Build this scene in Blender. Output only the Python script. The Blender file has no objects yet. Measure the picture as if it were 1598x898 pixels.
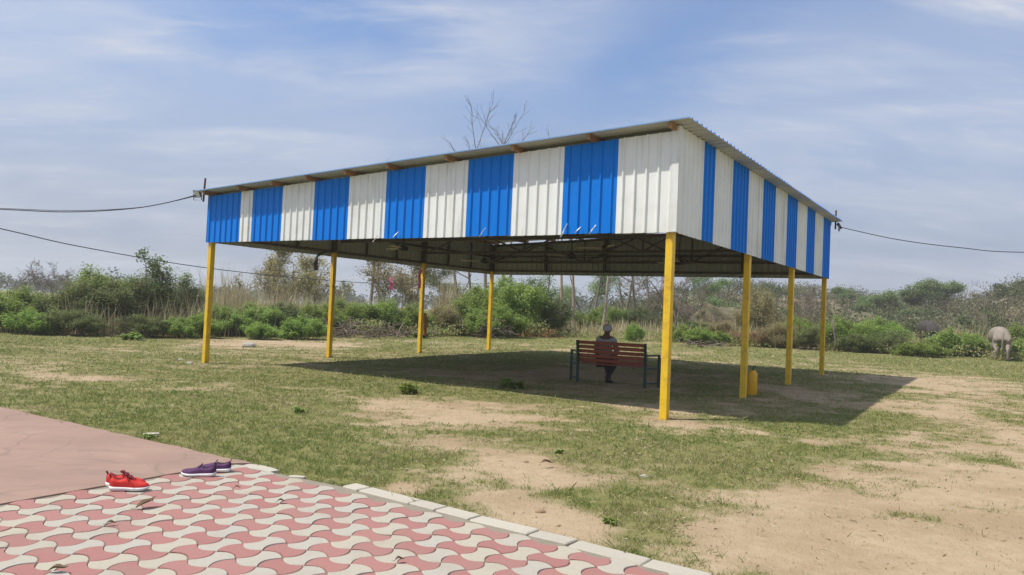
import bpy, bmesh, math, random
import numpy as np
from mathutils import Vector, Matrix, Euler

SC = bpy.context.scene
COL = SC.collection
R = math.radians

# ------------------------------------------------------------------ camera
FPX, ROLL, PITCH, CAMH = 1163.43, 0.04423, 0.03085, 1.45      # focal length for a 1598 px wide frame
_c, _s = math.cos(PITCH), math.sin(PITCH)
_fw, _up, _rt = Vector((0, _c, _s)), Vector((0, -_s, _c)), Vector((1, 0, 0))
_r2 = math.cos(ROLL) * _rt + math.sin(ROLL) * _up
_u2 = -math.sin(ROLL) * _rt + math.cos(ROLL) * _up
cam_d = bpy.data.cameras.new('camera'); cam_d.sensor_fit = 'HORIZONTAL'; cam_d.sensor_width = 36
cam_d.lens = FPX / 1598 * 36; cam_d.clip_start = .05; cam_d.clip_end = 5000
cam = bpy.data.objects.new('camera', cam_d); COL.objects.link(cam)
cam.matrix_world = Matrix(((_r2.x, _u2.x, -_fw.x, 0), (_r2.y, _u2.y, -_fw.y, 0), (_r2.z, _u2.z, -_fw.z, CAMH), (0, 0, 0, 1)))
SC.camera = cam

# ------------------------------------------------------------------ sun, sky, exposure
SUN = Vector((-.58, -.115, 1)).normalized()                    # towards the sun
ELEV = math.asin(SUN.z); AZ = math.atan2(SUN.x, SUN.y)
sun_d = bpy.data.lights.new('sun', 'SUN'); sun_d.energy = 4.1; sun_d.angle = R(.9); sun_d.color = (1, .95, .86)
sun = bpy.data.objects.new('sun', sun_d); COL.objects.link(sun)
sun.rotation_euler = SUN.to_track_quat('Z', 'Y').to_euler(); sun.location = (0, 0, 30)

W = bpy.data.worlds.new('World'); SC.world = W; W.use_nodes = True
def build_sky():
    nt = W.node_tree; n = nt.nodes; l = nt.links; n.clear()
    out = n.new('ShaderNodeOutputWorld'); bg = n.new('ShaderNodeBackground'); bg.inputs['Strength'].default_value = .15
    sky = n.new('ShaderNodeTexSky'); sky.sky_type = 'NISHITA'; sky.sun_disc = False
    sky.sun_elevation = ELEV; sky.sun_rotation = AZ; sky.altitude = 250
    sky.air_density = 1.0; sky.dust_density = 1.0; sky.ozone_density = 1.6
    tc = n.new('ShaderNodeTexCoord'); sep = n.new('ShaderNodeSeparateXYZ'); l.new(tc.outputs['Generated'], sep.inputs[0])
    def m(op, a, b=None, c=None):
        x = n.new('ShaderNodeMath'); x.operation = op
        for i, v in enumerate((a, b, c)):
            if v is None: continue
            if isinstance(v, (int, float)): x.inputs[i].default_value = v
            else: l.new(v, x.inputs[i])
        return x.outputs[0]
    zc = m('ADD', m('MAXIMUM', sep.outputs['Z'], 0), .16)       # a cirrus sheet overhead, curving down to the horizon
    px, py = m('DIVIDE', sep.outputs['X'], zc), m('DIVIDE', sep.outputs['Y'], zc)
    cmb = n.new('ShaderNodeCombineXYZ'); l.new(px, cmb.inputs[0]); l.new(py, cmb.inputs[1])
    def noise(scale, detail, rough, dist, rot, sc, loc):
        mp = n.new('ShaderNodeMapping'); mp.inputs['Rotation'].default_value = (0, 0, R(rot)); mp.inputs['Scale'].default_value = sc
        mp.inputs['Location'].default_value = loc
        l.new(cmb.outputs[0], mp.inputs['Vector'])
        t = n.new('ShaderNodeTexNoise'); t.inputs['Scale'].default_value = scale; t.inputs['Detail'].default_value = detail
        t.inputs['Roughness'].default_value = rough; t.inputs['Distortion'].default_value = dist
        l.new(mp.outputs[0], t.inputs['Vector']); return t.outputs['Fac']
    def ramp(v, a, b):
        r = n.new('ShaderNodeMapRange'); r.interpolation_type = 'SMOOTHSTEP'
        r.inputs['From Min'].default_value = a; r.inputs['From Max'].default_value = b; l.new(v, r.inputs['Value']); return r.outputs[0]
    big = ramp(noise(.95, 4, .5, .3, 20, (1, 1, 1), (2.6, 5.3, 0)), .24, .56)     # where the veil lies
    veil = ramp(noise(1.15, 7, .56, .6, -38, (1, 2.3, 1), (3.1, .4, 0)), .36, .66)    # streaks in it
    wisp = ramp(noise(3.2, 9, .60, .8, -38, (1, 2.8, 1), (7.7, 2.2, 0)), .44, .74)   # fine wisps
    # a gap in the sheet, long and narrow
    gx, gy = m('SUBTRACT', px, .30), m('SUBTRACT', py, 2.02)
    ga, gb = m('ADD', m('MULTIPLY', gx, -.25), m('MULTIPLY', gy, .97)), m('ADD', m('MULTIPLY', gx, .97), m('MULTIPLY', gy, .25))
    gb = m('ADD', gb, m('MULTIPLY', m('SUBTRACT', veil, .5), .12))
    gap = m('EXPONENT', m('MULTIPLY', m('ADD', m('POWER', m('DIVIDE', ga, .75), 2), m('POWER', m('DIVIDE', gb, .23), 2)), -1))
    den = m('ADD', m('ADD', m('MULTIPLY', big, .36), m('MULTIPLY', m('MULTIPLY', veil, big), .46)), m('MULTIPLY', m('MULTIPLY', wisp, veil), .50))
    den = m('MULTIPLY', m('ADD', den, .02), m('SUBTRACT', 1, m('MULTIPLY', gap, .97)))
    low = ramp(sep.outputs['Z'], .10, .42)
    den = m('MULTIPLY', den, m('ADD', m('MULTIPLY', low, .5), .5))
    haze = n.new('ShaderNodeMapRange'); haze.interpolation_type = 'SMOOTHERSTEP'; l.new(sep.outputs['Z'], haze.inputs['Value'])
    for k_, v_ in (('From Min', .0), ('From Max', .46), ('To Min', .97), ('To Max', .10)): haze.inputs[k_].default_value = v_
    mix = n.new('ShaderNodeMix'); mix.data_type = 'RGBA'
    l.new(den, mix.inputs['Factor']); 
    gain = n.new('ShaderNodeMix'); gain.data_type = 'RGBA'; gain.blend_type = 'MULTIPLY'; gain.inputs['Factor'].default_value = 1
    l.new(sky.outputs['Color'], gain.inputs['A']); gain.inputs['B'].default_value = (.64, .77, .93, 1)
    hz = n.new('ShaderNodeMix'); hz.data_type = 'RGBA'; l.new(haze.outputs[0], hz.inputs['Factor']); l.new(gain.outputs['Result'], hz.inputs['A']); hz.inputs['B'].default_value = (1.95, 2.24, 2.95, 1)
    l.new(hz.outputs['Result'], mix.inputs['A']); mix.inputs['B'].default_value = (3.6, 3.8, 4.3, 1)
    l.new(mix.outputs['Result'], bg.inputs['Color']); l.new(bg.outputs[0], out.inputs['Surface'])
build_sky()
vs = SC.view_settings; vs.view_transform = 'Standard'; vs.look = 'None'; vs.exposure = 0.27; vs.gamma = 1; vs.use_curve_mapping = False
SC.render.engine = 'CYCLES'; SC.cycles.use_denoising = True; SC.cycles.max_bounces = 8; SC.cycles.transparent_max_bounces = 8
SC.cycles.diffuse_bounces = 4

# ------------------------------------------------------------------ helpers: places
RNG = np.random.default_rng(11)
def Z(x, y):                                                  # lie of the land
    x = np.asarray(x, float); y = np.asarray(y, float)
    s = np.clip(x * .5527 + y * .8334 - 10.3, 0, 45)
    z = -.04 + .0075 * s + .004 * np.clip(x, 0, 25)
    z = z + .018 * np.sin(x * .9 + 1.3 * np.sin(y * .35)) * np.sin(y * .7 + .5) * np.clip((np.hypot(x, y) - 8) / 6, 0, 1) * (1 - np.exp(-((x - .8) ** 2 + (y - 18.5) ** 2) / 40) * .7)
    return z
def at(u, d):                                                 # world x of a thing that stands d metres out at bearing column u
    z = float(Z((u - 799) * d / FPX, d)) - CAMH
    v = -_s * d + _c * z
    return ((u - 799) * (_c * d + _s * z) / FPX - v * math.sin(ROLL)) / math.cos(ROLL)
def place(u, d): x = at(u, d); return (x, d, float(Z(x, d)))
def ground(u, v, z=0.):                                       # point of the ground plane seen at (u, v)
    a, b = (u - 799) / FPX, (449 - v) / FPX
    x = a * math.cos(ROLL) - b * math.sin(ROLL); w = a * math.sin(ROLL) + b * math.cos(ROLL)
    dx, dy, dz = x, _c - w * _s, _s + w * _c
    t = (z - CAMH) / dz
    return (dx * t, dy * t)

def _hash(ix, iy, seed):
    h = (ix.astype(np.int64) * 374761393 + iy.astype(np.int64) * 668265263 + seed * 1442695041) & 0x7fffffff
    h = ((h ^ (h >> 13)) * 1274126177) & 0x7fffffff
    return ((h ^ (h >> 16)) & 0xffff) / 65535.
def vnoise(x, y, seed=0):
    ix, iy = np.floor(x), np.floor(y); fx, fy = x - ix, y - iy
    fx = fx * fx * (3 - 2 * fx); fy = fy * fy * (3 - 2 * fy)
    a, b = _hash(ix, iy, seed), _hash(ix + 1, iy, seed); c, d = _hash(ix, iy + 1, seed), _hash(ix + 1, iy + 1, seed)
    return (a + (b - a) * fx) * (1 - fy) + (c + (d - c) * fx) * fy
def fbm(x, y, seed=0, octv=4, rough=.5):
    s, a, t = 0, 1., 0
    for o in range(octv): s = s + a * vnoise(x * 2 ** o + 13.7 * o, y * 2 ** o - 7.1 * o, seed + o); t += a; a *= rough
    return s / t

# ------------------------------------------------------------------ helpers: meshes
def tag(o, label=None, cat=None, group=None, kind=None):
    if label: o['label'] = label
    if cat: o['category'] = cat
    if group: o['group'] = group
    if kind: o['kind'] = kind
    return o
def link(name, me, mats=(), parent=None):
    o = bpy.data.objects.new(name, me); COL.objects.link(o)
    if me is not None:
        for m in (mats if isinstance(mats, (list, tuple)) else [mats]):
            if len(me.materials) < 8 and m and m.name not in [k.name for k in me.materials if k]: me.materials.append(m)
    if parent: o.parent = parent
    return o
def empty(name, loc=(0, 0, 0), rz=0, label=None, cat=None, group=None):
    o = bpy.data.objects.new(name, None); COL.objects.link(o); o.empty_display_size = .2
    o.location = loc; o.rotation_euler = (0, 0, rz); return tag(o, label, cat, group)
def copy_tree(o, parent=None):
    c = o.copy(); COL.objects.link(c); c.parent = parent
    for ch in o.children: copy_tree(ch, c)
    return c
def np_mesh(name, V, F, smooth=False, mi=None):               # V (n,3); F list of index arrays (m,k)
    V = np.asarray(V, np.float32); F = [np.asarray(f, np.int32) for f in (F if isinstance(F, list) else [F]) if len(f)]
    me = bpy.data.meshes.new(name)
    nl = sum(f.size for f in F); npoly = sum(len(f) for f in F)
    me.vertices.add(len(V)); me.vertices.foreach_set('co', V.ravel())
    me.loops.add(nl); me.loops.foreach_set('vertex_index', np.concatenate([f.ravel() for f in F]))
    me.polygons.add(npoly)
    tot = np.concatenate([np.full(len(f), f.shape[1], np.int32) for f in F]); st = np.concatenate([[0], np.cumsum(tot)[:-1]]).astype(np.int32)
    me.polygons.foreach_set('loop_start', st); me.polygons.foreach_set('loop_total', tot)
    if mi is not None: me.polygons.foreach_set('material_index', np.asarray(mi, np.int32))
    me.polygons.foreach_set('use_smooth', np.full(npoly, smooth, bool))
    me.update(calc_edges=True); return me
class MB:                                                     # collects simple solids into one mesh
    def __init__(s): s.v, s.f, s.m = [], [], []
    def add(s, V, F, mi=0, M=None):
        k = len(s.v)
        for p in V: p = Vector(p); s.v.append(tuple(M @ p) if M is not None else tuple(p))
        for f in F: s.f.append(tuple(i + k for i in f)); s.m.append(mi)
        return s
    def box(s, c, d, M=None, mi=0, bev=0):
        x, y, z = d[0] / 2, d[1] / 2, d[2] / 2; T = Matrix.Translation(c) if M is None else M @ Matrix.Translation(c)
        if bev:
            b = min(bev, x * .9, y * .9, z * .9); bm = bmesh.new(); bmesh.ops.create_cube(bm, size=1)
            bmesh.ops.scale(bm, vec=(2 * x, 2 * y, 2 * z), verts=bm.verts)
            bmesh.ops.bevel(bm, geom=list(bm.edges), offset=b, segments=1, affect='EDGES', profile=.5)
            bm.verts.index_update(); s.add([q.co for q in bm.verts], [[q.index for q in f.verts] for f in bm.faces], mi, T); bm.free(); return s
        V = [(a, b_, c_) for a in (-x, x) for b_ in (-y, y) for c_ in (-z, z)]
        return s.add(V, [(0, 1, 3, 2), (4, 6, 7, 5), (0, 4, 5, 1), (2, 3, 7, 6), (0, 2, 6, 4), (1, 5, 7, 3)], mi, T)
    def bar(s, a, b, w, h, mi=0, up=(0, 0, 1), bev=0):        # square bar from a to b
        a, b = Vector(a), Vector(b); d = b - a; x = d.normalized(); u = Vector(up)
        if abs(x.dot(u)) > .98: u = Vector((0, 1, 0))
        y = u.cross(x).normalized(); z = x.cross(y)
        M = Matrix(((x.x, y.x, z.x, 0), (x.y, y.y, z.y, 0), (x.z, y.z, z.z, 0), (0, 0, 0, 1))); M.translation = (a + b) / 2
        return s.box((0, 0, 0), (d.length, w, h), M, mi, bev)
    def tube(s, pts, r, n=8, mi=0, cap=True):
        pts = [Vector(p) for p in pts]; rr = r if isinstance(r, (list, tuple)) else [r] * len(pts); k = len(s.v); ref = None
        for i, p in enumerate(pts):
            t = (pts[min(i + 1, len(pts) - 1)] - pts[max(i - 1, 0)]).normalized()
            if ref is None: ref = Vector((0, 0, 1)) if abs(t.z) < .9 else Vector((1, 0, 0))
            a = (ref - t * ref.dot(t)).normalized(); b = t.cross(a); ref = a
            for j in range(n):
                q = 2 * math.pi * j / n; s.v.append(tuple(p + (a * math.cos(q) + b * math.sin(q)) * rr[i]))
        for i in range(len(pts) - 1):
            for j in range(n):
                j2 = (j + 1) % n; s.f.append((k + i * n + j, k + i * n + j2, k + (i + 1) * n + j2, k + (i + 1) * n + j)); s.m.append(mi)
        if cap:
            s.f.append(tuple(k + j for j in range(n))[::-1]); s.m.append(mi)
            e = k + (len(pts) - 1) * n; s.f.append(tuple(e + j for j in range(n))); s.m.append(mi)
        return s
    def lathe(s, prof, n=16, M=None, mi=0):
        k = len(s.v); M = M or Matrix()
        for r, z in prof:
            for j in range(n): q = 2 * math.pi * j / n; s.v.append(tuple(M @ Vector((r * math.cos(q), r * math.sin(q), z))))
        for i in range(len(prof) - 1):
            for j in range(n):
                j2 = (j + 1) % n; s.f.append((k + i * n + j, k + i * n + j2, k + (i + 1) * n + j2, k + (i + 1) * n + j)); s.m.append(mi)
        s.f.append(tuple(k + j for j in range(n))[::-1]); s.m.append(mi)
        e = k + (len(prof) - 1) * n; s.f.append(tuple(e + j for j in range(n))); s.m.append(mi); return s
    def mesh(s, name, smooth=False):
        me = bpy.data.meshes.new(name); me.from_pydata(s.v, [], s.f); me.polygons.foreach_set('material_index', s.m)
        me.polygons.foreach_set('use_smooth', [smooth] * len(s.f)); me.update(); return me
    def build(s, name, mats, parent=None, smooth=False): 
        me = s.mesh(name, smooth)
        for m in (mats if isinstance(mats, (list, tuple)) else [mats]): me.materials.append(m)
        o = bpy.data.objects.new(name, me); COL.objects.link(o); o.parent = parent; return o

# ------------------------------------------------------------------ helpers: materials
def new_mat(name):
    m = bpy.data.materials.new(name); m.use_nodes = True; nt = m.node_tree; nt.nodes.clear()
    out = nt.nodes.new('ShaderNodeOutputMaterial'); return m, nt, nt.nodes, nt.links, out
def lerp_rgb(n, l, fac, a, b, blend='MIX'):
    x = n.new('ShaderNodeMix'); x.data_type = 'RGBA'; x.blend_type = blend
    for key, v in (('Factor', fac), ('A', a), ('B', b)):
        if isinstance(v, (int, float)): x.inputs[key].default_value = v
        elif isinstance(v, tuple): x.inputs[key].default_value = (*v[:3], 1)
        else: l.new(v, x.inputs[key])
    return x.outputs['Result']
def tnoise(n, l, scale, detail=4, rough=.55, coord='Object', dist=0, sc=None):
    tc = n.new('ShaderNodeTexCoord'); t = n.new('ShaderNodeTexNoise'); t.inputs['Scale'].default_value = scale
    t.inputs['Detail'].default_value = detail; t.inputs['Roughness'].default_value = rough; t.inputs['Distortion'].default_value = dist
    src = tc.outputs[coord]
    if sc: mp = n.new('ShaderNodeMapping'); mp.inputs['Scale'].default_value = sc; l.new(src, mp.inputs['Vector']); src = mp.outputs[0]
    l.new(src, t.inputs['Vector']); return t.outputs['Fac']
def mrange(n, l, v, a, b, c=0., d=1., smooth=True):
    r = n.new('ShaderNodeMapRange'); r.interpolation_type = 'SMOOTHSTEP' if smooth else 'LINEAR'
    for k, x in (('From Min', a), ('From Max', b), ('To Min', c), ('To Max', d)): r.inputs[k].default_value = x
    l.new(v, r.inputs['Value']); return r.outputs[0]
def bump(n, l, h, strength, dist):
    b = n.new('ShaderNodeBump'); b.inputs['Strength'].default_value = strength; b.inputs['Distance'].default_value = dist; l.new(h, b.inputs['Height']); return b.outputs[0]
def paint(name, col, rough=.5, dirt=None, dirt_amt=.5, scale=3., bump_s=.1, metal=0., spec=.5, fine=40., vary=.12, coat=0, streak=0):
    m, nt, n, l, out = new_mat(name); p = n.new('ShaderNodeBsdfPrincipled'); l.new(p.outputs[0], out.inputs[0])
    dirt = dirt or tuple(c * .55 for c in col)
    f1 = mrange(n, l, tnoise(n, l, scale, 6, .65), .45, .75, 0, dirt_amt); f2 = tnoise(n, l, fine, 4, .6)
    c = lerp_rgb(n, l, f1, col, dirt)
    if streak: c = lerp_rgb(n, l, mrange(n, l, tnoise(n, l, 7, 5, .65, sc=(1, 1, .07)), .5, .78, 0, streak), c, tuple(x * .45 + y for x, y in zip(col, (.10, .085, .06))))
    g = n.new('ShaderNodeMix'); g.data_type = 'RGBA'; g.blend_type = 'MULTIPLY'; g.inputs['Factor'].default_value = 1; l.new(c, g.inputs['A'])
    oi = n.new('ShaderNodeObjectInfo'); mm = n.new('ShaderNodeMath'); mm.operation = 'MULTIPLY_ADD'
    l.new(f2, mm.inputs[0]); mm.inputs[1].default_value = vary; mm.inputs[2].default_value = 1 - vary * .5 - vary * .25
    m2 = n.new('ShaderNodeMath'); m2.operation = 'MULTIPLY_ADD'; l.new(oi.outputs['Random'], m2.inputs[0]); m2.inputs[1].default_value = vary * .5; l.new(mm.outputs[0], m2.inputs[2])
    l.new(m2.outputs[0], g.inputs['B']); l.new(g.outputs['Result'], p.inputs['Base Color'])
    l.new(mrange(n, l, f2, .2, .8, max(rough - .1, .02), min(rough + .12, 1)), p.inputs['Roughness'])
    p.inputs['Metallic'].default_value = metal; p.inputs['Specular IOR Level'].default_value = spec
    if bump_s: l.new(bump(n, l, f2, bump_s, .01), p.inputs['Normal'])
    return m
def foliage(name, cols, transl=.42, rough=.6):
    m, nt, n, l, out = new_mat(name); g = n.new('ShaderNodeNewGeometry'); oi = n.new('ShaderNodeObjectInfo')
    r = n.new('ShaderNodeValToRGB'); r.color_ramp.interpolation = 'LINEAR'; e = r.color_ramp.elements
    while len(e) < len(cols): e.new(.5)
    for i, c in enumerate(cols): e[i].position = i / (len(cols) - 1); e[i].color = (*c, 1)
    l.new(g.outputs['Random Per Island'], r.inputs['Fac'])
    hs = n.new('ShaderNodeHueSaturation'); l.new(r.outputs[0], hs.inputs['Color'])
    l.new(mrange(n, l, oi.outputs['Random'], 0, 1, .82, 1.16, False), hs.inputs['Value'])
    l.new(mrange(n, l, oi.outputs['Random'], 0, 1, .485, .512, False), hs.inputs['Hue'])
    d = n.new('ShaderNodeBsdfDiffuse'); t = n.new('ShaderNodeBsdfTranslucent'); gl = n.new('ShaderNodeBsdfGlossy'); gl.inputs['Roughness'].default_value = .45
    l.new(hs.outputs[0], d.inputs['Color']); l.new(hs.outputs[0], t.inputs['Color']); gl.inputs['Color'].default_value = (.5, .52, .45, 1)
    a = n.new('ShaderNodeMixShader'); a.inputs[0].default_value = transl; l.new(d.outputs[0], a.inputs[1]); l.new(t.outputs[0], a.inputs[2])
    b = n.new('ShaderNodeMixShader'); b.inputs[0].default_value = .05; l.new(a.outputs[0], b.inputs[1]); l.new(gl.outputs[0], b.inputs[2])
    l.new(b.outputs[0], out.inputs[0]); return m

M = {}
M['yellow'] = paint('yellow_paint', (.80, .51, .02), .42, (.42, .22, .04), .85, 4.2, .15, vary=.25, streak=.5)
M['blue'] = paint('blue_sheet', (.002, .19, .70), .45, (.004, .18, .62), .6, 1.2, .22, vary=.1, fine=9, spec=.14, streak=.15)
M['white'] = paint('white_sheet', (.79, .80, .77), .42, (.63, .615, .55), .7, 1.3, .22, vary=.09, fine=9, streak=.6)
M['inside'] = paint('sheet_back', (.38, .405, .40), .5, (.30, .305, .285), .6, 1.5, .05, vary=.1, fine=15)
M['roof_under'] = paint('roof_underside', (.46, .475, .47), .5, (.36, .35, .32), .5, 1.2, .05, vary=.1, fine=15)
M['steel'] = paint('dark_brown_steel', (.07, .06, .052), .55, (.10, .065, .045), .6, 4, .1)
M['purlin'] = paint('brown_purlin', (.30, .15, .05), .55, (.16, .08, .04), .6, 5, .1)
M['rust'] = paint('rusty_pipe', (.09, .03, .022), .7, (.17, .07, .03), .6, 9, .2)
M['black'] = paint('black_plastic', (.018, .018, .02), .5, vary=.1)
M['grey_metal'] = paint('grey_metal', (.42, .43, .44), .4, metal=.3, vary=.1)
M['lens'] = paint('lamp_lens', (.62, .65, .66), .2, vary=.03, bump_s=0)
M['fan_white'] = paint('fan_blade_cream', (.32, .27, .22), .45, vary=.1)
M['green_paint'] = paint('dark_green_paint', (.008, .045, .038), .4, (.03, .045, .03), .5, 5)
M['red_slat'] = paint('red_brown_slat', (.30, .075, .04), .45, (.19, .055, .035), .6, 6)
M['canister'] = paint('yellow_orange_paint', (.78, .42, .01), .4, (.70, .33, .02), .6, 4)
M['concrete'] = paint('kerb_concrete', (.43, .395, .325), .85, (.29, .26, .205), .6, 3.5, .3, vary=.22, fine=60)
M['mortar'] = paint('mortar_bed', (.25, .215, .165), .95, (.17, .15, .105), .6, 4, .4, vary=.3, fine=80)
def paver_mat(name, c1, c2, stain):
    m, nt, n, l, out = new_mat(name); p = n.new('ShaderNodeBsdfPrincipled'); l.new(p.outputs[0], out.inputs[0]); oi = n.new('ShaderNodeObjectInfo'); gi = n.new('ShaderNodeNewGeometry')
    ad = n.new('ShaderNodeMath'); ad.operation = 'ADD'; l.new(oi.outputs['Random'], ad.inputs[0]); l.new(gi.outputs['Random Per Island'], ad.inputs[1])
    fr = n.new('ShaderNodeMath'); fr.operation = 'FRACT'; l.new(ad.outputs[0], fr.inputs[0])
    # noise over the whole floor (world position), so marks run on from block to block
    tc = gi.outputs['Position']
    def nz(sc, det, ro, dist=0):
        t = n.new('ShaderNodeTexNoise'); t.inputs['Scale'].default_value = sc; t.inputs['Detail'].default_value = det; t.inputs['Roughness'].default_value = ro; t.inputs['Distortion'].default_value = dist; l.new(tc, t.inputs['Vector']); return t.outputs['Fac']
    c = lerp_rgb(n, l, fr.outputs[0], c1, c2)
    c = lerp_rgb(n, l, mrange(n, l, nz(2.2, 6, .65), .45, .72, 0, .55), c, stain)
    c = lerp_rgb(n, l, mrange(n, l, nz(34, 5, .7, .6), .55, .75, 0, .55), c, tuple(x * .72 for x in stain))
    c = lerp_rgb(n, l, mrange(n, l, nz(150, 3, .7), .62, .8, 0, .6), c, tuple(x * .5 for x in stain))
    l.new(c, p.inputs['Base Color']); p.inputs['Roughness'].default_value = .88; p.inputs['Specular IOR Level'].default_value = .25
    l.new(bump(n, l, nz(120, 4, .7), .5, .006), p.inputs['Normal']); return m
M['pink'] = paver_mat('pink_paver', (.325, .148, .132), (.355, .175, .155), (.30, .19, .16))
M['cream'] = paver_mat('cream_paver', (.42, .38, .30), (.40, .375, .325), (.34, .30, .235))
M['lit_roof_edge'] = paint('sky_lit_blue_edge', (.22, .38, .58), .5)  # roof blue paled to its sky-lit tone, the light painted into the colour
M['bark'] = paint('grey_bark', (.17, .135, .105), .9, (.09, .07, .055), .6, 6, .5, vary=.3, fine=30)
M['bark_pale'] = paint('pale_bark', (.33, .26, .20), .9, (.19, .14, .105), .6, 5, .5, vary=.3, fine=25)
M['twig'] = paint('dry_twig', (.20, .155, .12), .9, (.12, .09, .07), .6, 8, .3, vary=.3)
M['pink_cloth'] = paint('pink_ribbon', (.62, .09, .22), .7)
M['dark_cloth'] = paint('dark_cloth', (.03, .02, .03), .85)
M['white_plastic'] = paint('white_plastic', (.72, .72, .69), .5)
M['stone'] = paint('pale_stone', (.40, .37, .32), .9, (.33, .29, .24), .6, 5, .4)
M['orange_cloth'] = paint('orange_cloth', (.42, .15, .06), .8)
# ------------------------------------------------------------------ ground
def ell(u, v, ru, rv, w):
    x, y = ground(u, v); return (x, y, max(ru * y / FPX, .05), max(abs(ground(u, v - rv)[1] - ground(u, v + rv)[1]) / 2, .05), w)
PATCH = [ell(*a) for a in (
    (1560, 800, 340, 140, -.60), (1250, 868, 170, 45, -.52), (1560, 668, 220, 42, -.42), (1490, 606, 130, 13, -.5), (1300, 790, 150, 45, -.42),
    (1090, 705, 170, 34, .50), (1180, 735, 90, 22, .25), (985, 790, 90, 40, .34), (1030, 640, 60, 10, -.2), (1085, 663, 75, 9, -.5),
    (650, 640, 115, 20, -.52), (590, 625, 70, 9, -.38), (770, 655, 85, 12, -.36), (700, 690, 75, 12, -.34), (800, 728, 90, 28, -.58), (870, 803, 70, 28, -.58), (770, 772, 46, 10, -.42),
    (615, 752, 50, 9, -.3), (190, 590, 140, 7, -.3), (290, 604, 70, 5, -.28), (440, 538, 110, 7, -.5), (160, 545, 120, 5, -.2), (930, 745, 70, 12, -.42), (800, 690, 60, 8, -.15),
    (850, 585, 150, 13, -.34), (1000, 592, 120, 9, -.30), (1250, 615, 80, 7, -.25), (1060, 565, 60, 8, -.1),
    (1350, 768, 50, 9, .42), (1415, 800, 75, 12, .55), (1310, 800, 60, 10, .35), (1380, 860, 40, 12, .36), (1240, 830, 60, 9, .30), (1515, 790, 55, 9, .36), (1180, 848, 60, 9, .2), (1190, 890, 30, 6, .4),
    (1330, 705, 80, 11, .40), (1400, 655, 100, 12, .42), (1240, 665, 110, 9, .3), (1550, 655, 60, 8, .3), (1520, 710, 50, 8, .32), (1560, 830, 50, 10, .3), (1480, 575, 160, 12, .3), (1570, 880, 40, 10, .25),
    (300, 660, 280, 50, .28), (450, 700, 150, 30, .2), (520, 590, 160, 12, .18), (1110, 520, 90, 12, -.12), (1200, 545, 80, 6, -.12))]
def grass_amount(x, y):
    g = .69 + (fbm(x * .55, y * .55, 3, 3) - .5) * .55 + (fbm(x * 2.1, y * 2.1, 21, 3) - .5) * .62
    g = g + (fbm(x * 6, y * 6, 5, 4, .6) - .5) * .62
    g = g + (fbm(x * 1.1, y * 3.0, 77, 4, .6) - .5) * .45
    for cx, cy, rx, ry, w in PATCH: g = g + w * np.exp(-(((x - cx) / rx) ** 2 + ((y - cy) / ry) ** 2) * .8)
    return np.clip((g - .20) / .62, 0, 1)
def axis(a, b, st, far, grow):
    v = list(np.arange(a, b, st)); d = st; x = v[-1]
    while x < far: d *= grow; x += d; v.append(x)
    d = st; x = a; w = []
    while x > -far: d *= grow; x -= d; w.append(x)
    return np.array(w[::-1] + v)
gx = axis(-8, 10, .075, 430, 1.13); gy = axis(2.2, 19, .075, 430, 1.12); gy = gy[gy > -60]
GX, GY = np.meshgrid(gx, gy); gx_, gy_ = GX.ravel(), GY.ravel()
gz = Z(gx_, gy_)
near = np.clip(1 - np.hypot(gx_, gy_) / 40, 0, 1)
gz = gz + (fbm(gx_ * 3, gy_ * 3, 9, 3) - .5) * .035 * near + (fbm(gx_ * .7, gy_ * .7, 4, 2) - .5) * .05 * near
# paved corner: lattice, slab edge, kerb
PU, PV, P0 = np.array((.0963, .152)), np.array((.150, -.104)), np.array((-2.915, 4.979))
SL0, SL1 = np.array(ground(0, 787)), np.array(ground(345, 728))             # slab / paver joint
ST0, ST2 = np.array(ground(0, 636)), np.array(ground(392, 724))             # slab / lawn edge
KI0, KI1 = np.array(ground(555, 766)), np.array(ground(1030, 891))          # inner kerb line
kd = (KI1 - KI0) / np.linalg.norm(KI1 - KI0); kn = np.array((-kd[1], kd[0]))  # kn points to the lawn
if kn[1] < 0: kn = -kn
lat = np.array([PU, PV]).T; lati = np.linalg.inv(lat)
def side_kerb(x, y): return (x - KI0[0]) * kn[0] + (y - KI0[1]) * kn[1]
sd = (ST2 - ST0) / np.linalg.norm(ST2 - ST0); sn = np.array((-sd[1], sd[0])); sn = sn if sn[1] > 0 else -sn
def side_slab(x, y): return (x - ST0[0]) * sn[0] + (y - ST0[1]) * sn[1]
paved = (side_kerb(gx_, gy_) < .10) & (side_slab(gx_, gy_) < -.12)
gz = np.where(paved, np.minimum(gz, -.16), np.where(np.hypot(gx_, gy_) < 9, np.minimum(gz, -.024), gz))
nx_, ny_ = len(gx), len(gy); I = np.arange(nx_ * ny_).reshape(ny_, nx_)
gm = np_mesh('ground', np.c_[gx_, gy_, gz], [np.c_[I[:-1, :-1].ravel(), I[:-1, 1:].ravel(), I[1:, 1:].ravel(), I[1:, :-1].ravel()]], True)
ga = gm.attributes.new('grass', 'FLOAT', 'POINT'); ga.data.foreach_set('value', grass_amount(gx_, gy_).astype(np.float32))
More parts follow.
